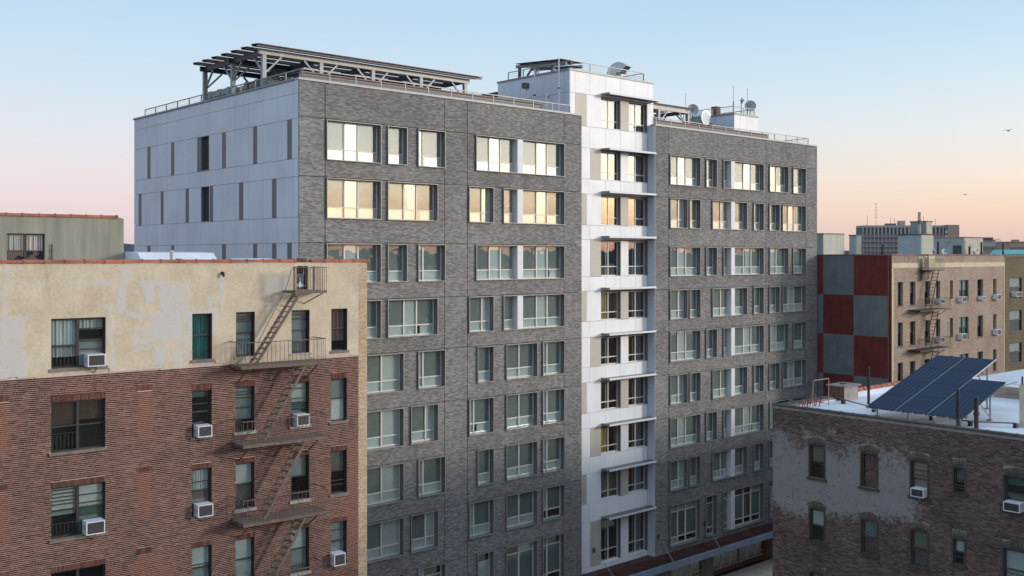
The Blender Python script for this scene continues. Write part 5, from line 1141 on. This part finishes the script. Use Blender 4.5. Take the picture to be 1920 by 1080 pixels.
rs = random.Random(4)
for k in range(9):
    x_, y_ = rs.uniform(-.2,.3), rs.uniform(-.3,1.2); G().tube((x_,y_,0),(x_+rs.uniform(-.1,.1),y_+rs.uniform(-.1,.1),rs.uniform(.35,.75)),.025,'red_metal',6).tube((x_,y_,.3),(x_+.25,y_+.1,.32),.02,'red_metal',6).build('pipe', o)
o = LR.thing('roof_pipe', 'low dark pipe on blocks running over the white roof from the chimney to the post', 'pipe', 0, 0, 17.58)
pts = [(1.2,4.3,.22),(3.6,3.0,.2),(6.6,2.7,.2),(8.5,2.4,.2),(10.0,3.4,.2)]
for a, b in zip(pts, pts[1:]): G().tube(a, b, .03, 'rusty_top', 6).build('pipe', o)
for p in pts: bp('block', o, p[0]-.07, p[0]+.07, p[1]-.1, p[1]+.1, 0, .2, 'black_pipe')
# ---- tilted solar array
sa = LR.thing('solar_array', 'large tilted blue solar array on steel legs over the white roof', 'solar array', 4.0, 1.55, 17.58)
rise = (19.97-18.0)/(8.4-1.55); ang = math.atan(rise); z0_ = .42; cols3 = [(0,1.44,8.4-1.55),(1.48,2.96,8.4-1.55),(3.0,4.56,4.3)]
_cells = {}
def array_panel(L_, W_):
    k = (round(L_,3), round(W_,3))
    if k not in _cells:
        g = G(); g.box(0, W_, 0, L_, -.035, 0, 'solar_back'); g.box(.012, W_-.012, .012, L_-.012, 0, .004, 'solar_cell')
        n = 6
        for i in range(1, n): g.box(W_*i/n-.004, W_*i/n+.004, .012, L_-.012, .004, .0055, 'cell_line')
        m_ = 10
        for i in range(1, m_): g.box(.012, W_-.012, L_*i/m_-.003, L_*i/m_+.003, .0056, .0065, 'cell_line')
        _cells[k] = g.mesh('solar_panel')
    return _cells[k]
for a, b, L_ in cols3:
    Ls = L_/math.cos(ang); n = 4 if L_ > 5 else 3; 
    for k in range(n):
        o = link('solar_panel', array_panel(Ls/n-.012, b-a), sa, (a, L_/n*k, z0_+rise*L_/n*k)); o.rotation_euler = (ang, 0, 0)
    for x_ in (a+.25, b-.25): G().beam((x_, .05, z0_-.09), (x_, L_-.05, z0_+rise*L_-.09), .06, .09, 'aluminium').build('rail', sa)
for x_ in (1.46, 2.98): G().beam((x_, 0, z0_+.002), (x_, (8.4-1.55 if x_ < 2 else 4.3), z0_+.002+rise*(8.4-1.55 if x_ < 2 else 4.3)), .03, .012, 'galvanised').build('joint_strip', sa)
G().beam((2.98, 4.3, z0_+rise*4.3), (2.98, 6.85, z0_+rise*6.85), .02, .06, 'aluminium').build('edge_strip', sa)
for y_, xs in ((.35,(.4,1.9,3.1,4.3)),(3.0,(.4,1.9,3.3,4.4)),(4.9,(.5,2.6)),(6.5,(.5,2.7))):
    G().beam((xs[0]-.2, y_, z0_+rise*y_-.17), (xs[-1]+.15, y_, z0_+rise*y_-.17), .06, .07, 'aluminium').build('cross_rail', sa)
    for x_ in xs:
        G().tube((x_, y_, 0), (x_, y_, z0_+rise*y_-.17), .04, 'galvanised').build('leg', sa); bp('foot', sa, x_-.11, x_+.11, y_-.11, y_+.11, 0, .05, 'galvanised')
        if y_ > 1: G().beam((x_, y_-1.0, z0_+rise*(y_-1.0)-.14), (x_, y_, .15), .04, .04, 'galvanised').build('brace', sa)
for k in range(9): bp('clamp', sa, .1+k*.54, .15+k*.54, -.05, .0, z0_-.08, z0_+.0, 'aluminium')
G().tube((4.3,4.1,z0_+rise*4.1-.17),(5.2,4.0,z0_+rise*4.1+.15),.035,'shade_white').build('conduit', sa)
# ---- street trees and birds
def bare_tree(label, u, w, h, seed):
    o = MN.thing('bare_tree', label, 'tree', u, w, Z0+.13, 'bare street trees before the shop front'); rs = random.Random(seed); tr = G(); cr = G()
    tr.tube((0,0,0),(0,0,h*.35),.06,'bark',7,.045).build('trunk', o)
    def grow(p, d, L, r, n):
        q = p+d*L; cr.tube(p, q, r, 'bark', 5, r*.65, caps=False)
        if n:
            for _ in range(3):
                e = (d+Vector((rs.uniform(-.6,.6),rs.uniform(-.6,.6),rs.uniform(.0,.5)))).normalized(); grow(q-d*L*rs.uniform(0,.4), e, L*rs.uniform(.6,.85), r*.6, n-1)
    grow(Vector((0,0,h*.33)), Vector((0,0,1)), h*.25, .04, 4); cr.build('crown', o)
bare_tree('small leafless tree with thin twigs in front of the canopy end', 39.5, -2.9, 3.4, 2); bare_tree('leafless sapling close to the worn brick wall', 40.6, -2.6, 3.0, 5)
def bird(px, py, D, s, label, tilt):
    o = link('bird', None, None, ((px-960)/1929*D, D, 25+(480-py)*D/1929), (0, tilt, .5), label, 'bird', 'birds high over the roofs')
    g = G(); sec = [(-.22,.01),(-.14,.045),(0,.06),(.12,.045),(.18,.03),(.24,.035),(.29,.005)]
    for a, b in zip(sec, sec[1:]): g.tube((a[0]*s,0,0),(b[0]*s,0,0),a[1]*s,'bird_dark',8,b[1]*s,caps=False)
    g.poly([(-.22*s,0,0),(-.36*s,-.06*s,.005),(-.36*s,.06*s,.005)], 'bird_dark'); g.build('body', o)
    for sg in (-1, 1):
        G().prism([(.12*s,sg*.04*s,.01),(.08*s,sg*.3*s,.12*s),(-.06*s,sg*.6*s,.06*s),(-.02*s,sg*.3*s,.10*s),(-.06*s,sg*.04*s,.01)], (0,0,.012*s), 'bird_dark').build('wing', o)
bird(1890, 245, 110, 1.0, 'small dark bird gliding alone high in the pale sky', .2); bird(1810, 365, 150, .9, 'tiny bird lower in the peach coloured sky above the slab block', -.2)

nb = LR.thing('brick_building', 'plain low brick building adjoining the white roofed one on its far side', 'building', 0, 13.4, 0)  # put in for its shade on the wing; only a sliver shows
bp('wall', nb, 0, 15.2, 0, 32, Z0-.2, 17.5, 'parapet_brick'); bp('roof', nb, .3, 14.9, .3, 31.7, 17.5, 17.56, 'white_roof')
for k in range(25): coping_tile(nb, .3+k*.6, .15, 17.56, .59, 'coping_black', d=.34, h=.09)

# ---- unseen blocks added behind the camera: they shade the lower floors and stand in their panes
for i, (u0, u1, h, mt, lab) in enumerate([(-12,8,20.5,'pink_brick','added unseen pinkish six storey block shading the lower floors'),(8.5,30,22.5,'parapet_brick','added unseen taller reddish block in the middle of the shading row'),(30.5,56,20.0,'olive_brick','added unseen olive brick block towards the sunset end of the shading row'),(56.5,92,22.0,'pink_brick','added unseen long pinkish block at the far end of the shading row')]):
    o = MN.thing('brick_building', lab, 'building', u0, -68, 0); L = u1-u0
    bp('wall', o, 0, L, 0, 16, Z0-.2, h, mt); bp('coping', o, -.1, L+.1, -.1, 16.1, h, h+.15, 'stone_sill')
    n = int(L/2.6)
    for r in range(6):
        for k in range(n): bp('window', o, (k+.3)*L/n, (k+.3)*L/n+.95, 16.0, 16.03, h-1.1-3*r-1.6, h-1.1-3*r, 'glass_far' if (r*7+k*3) % 5 else 'shade_taupe')
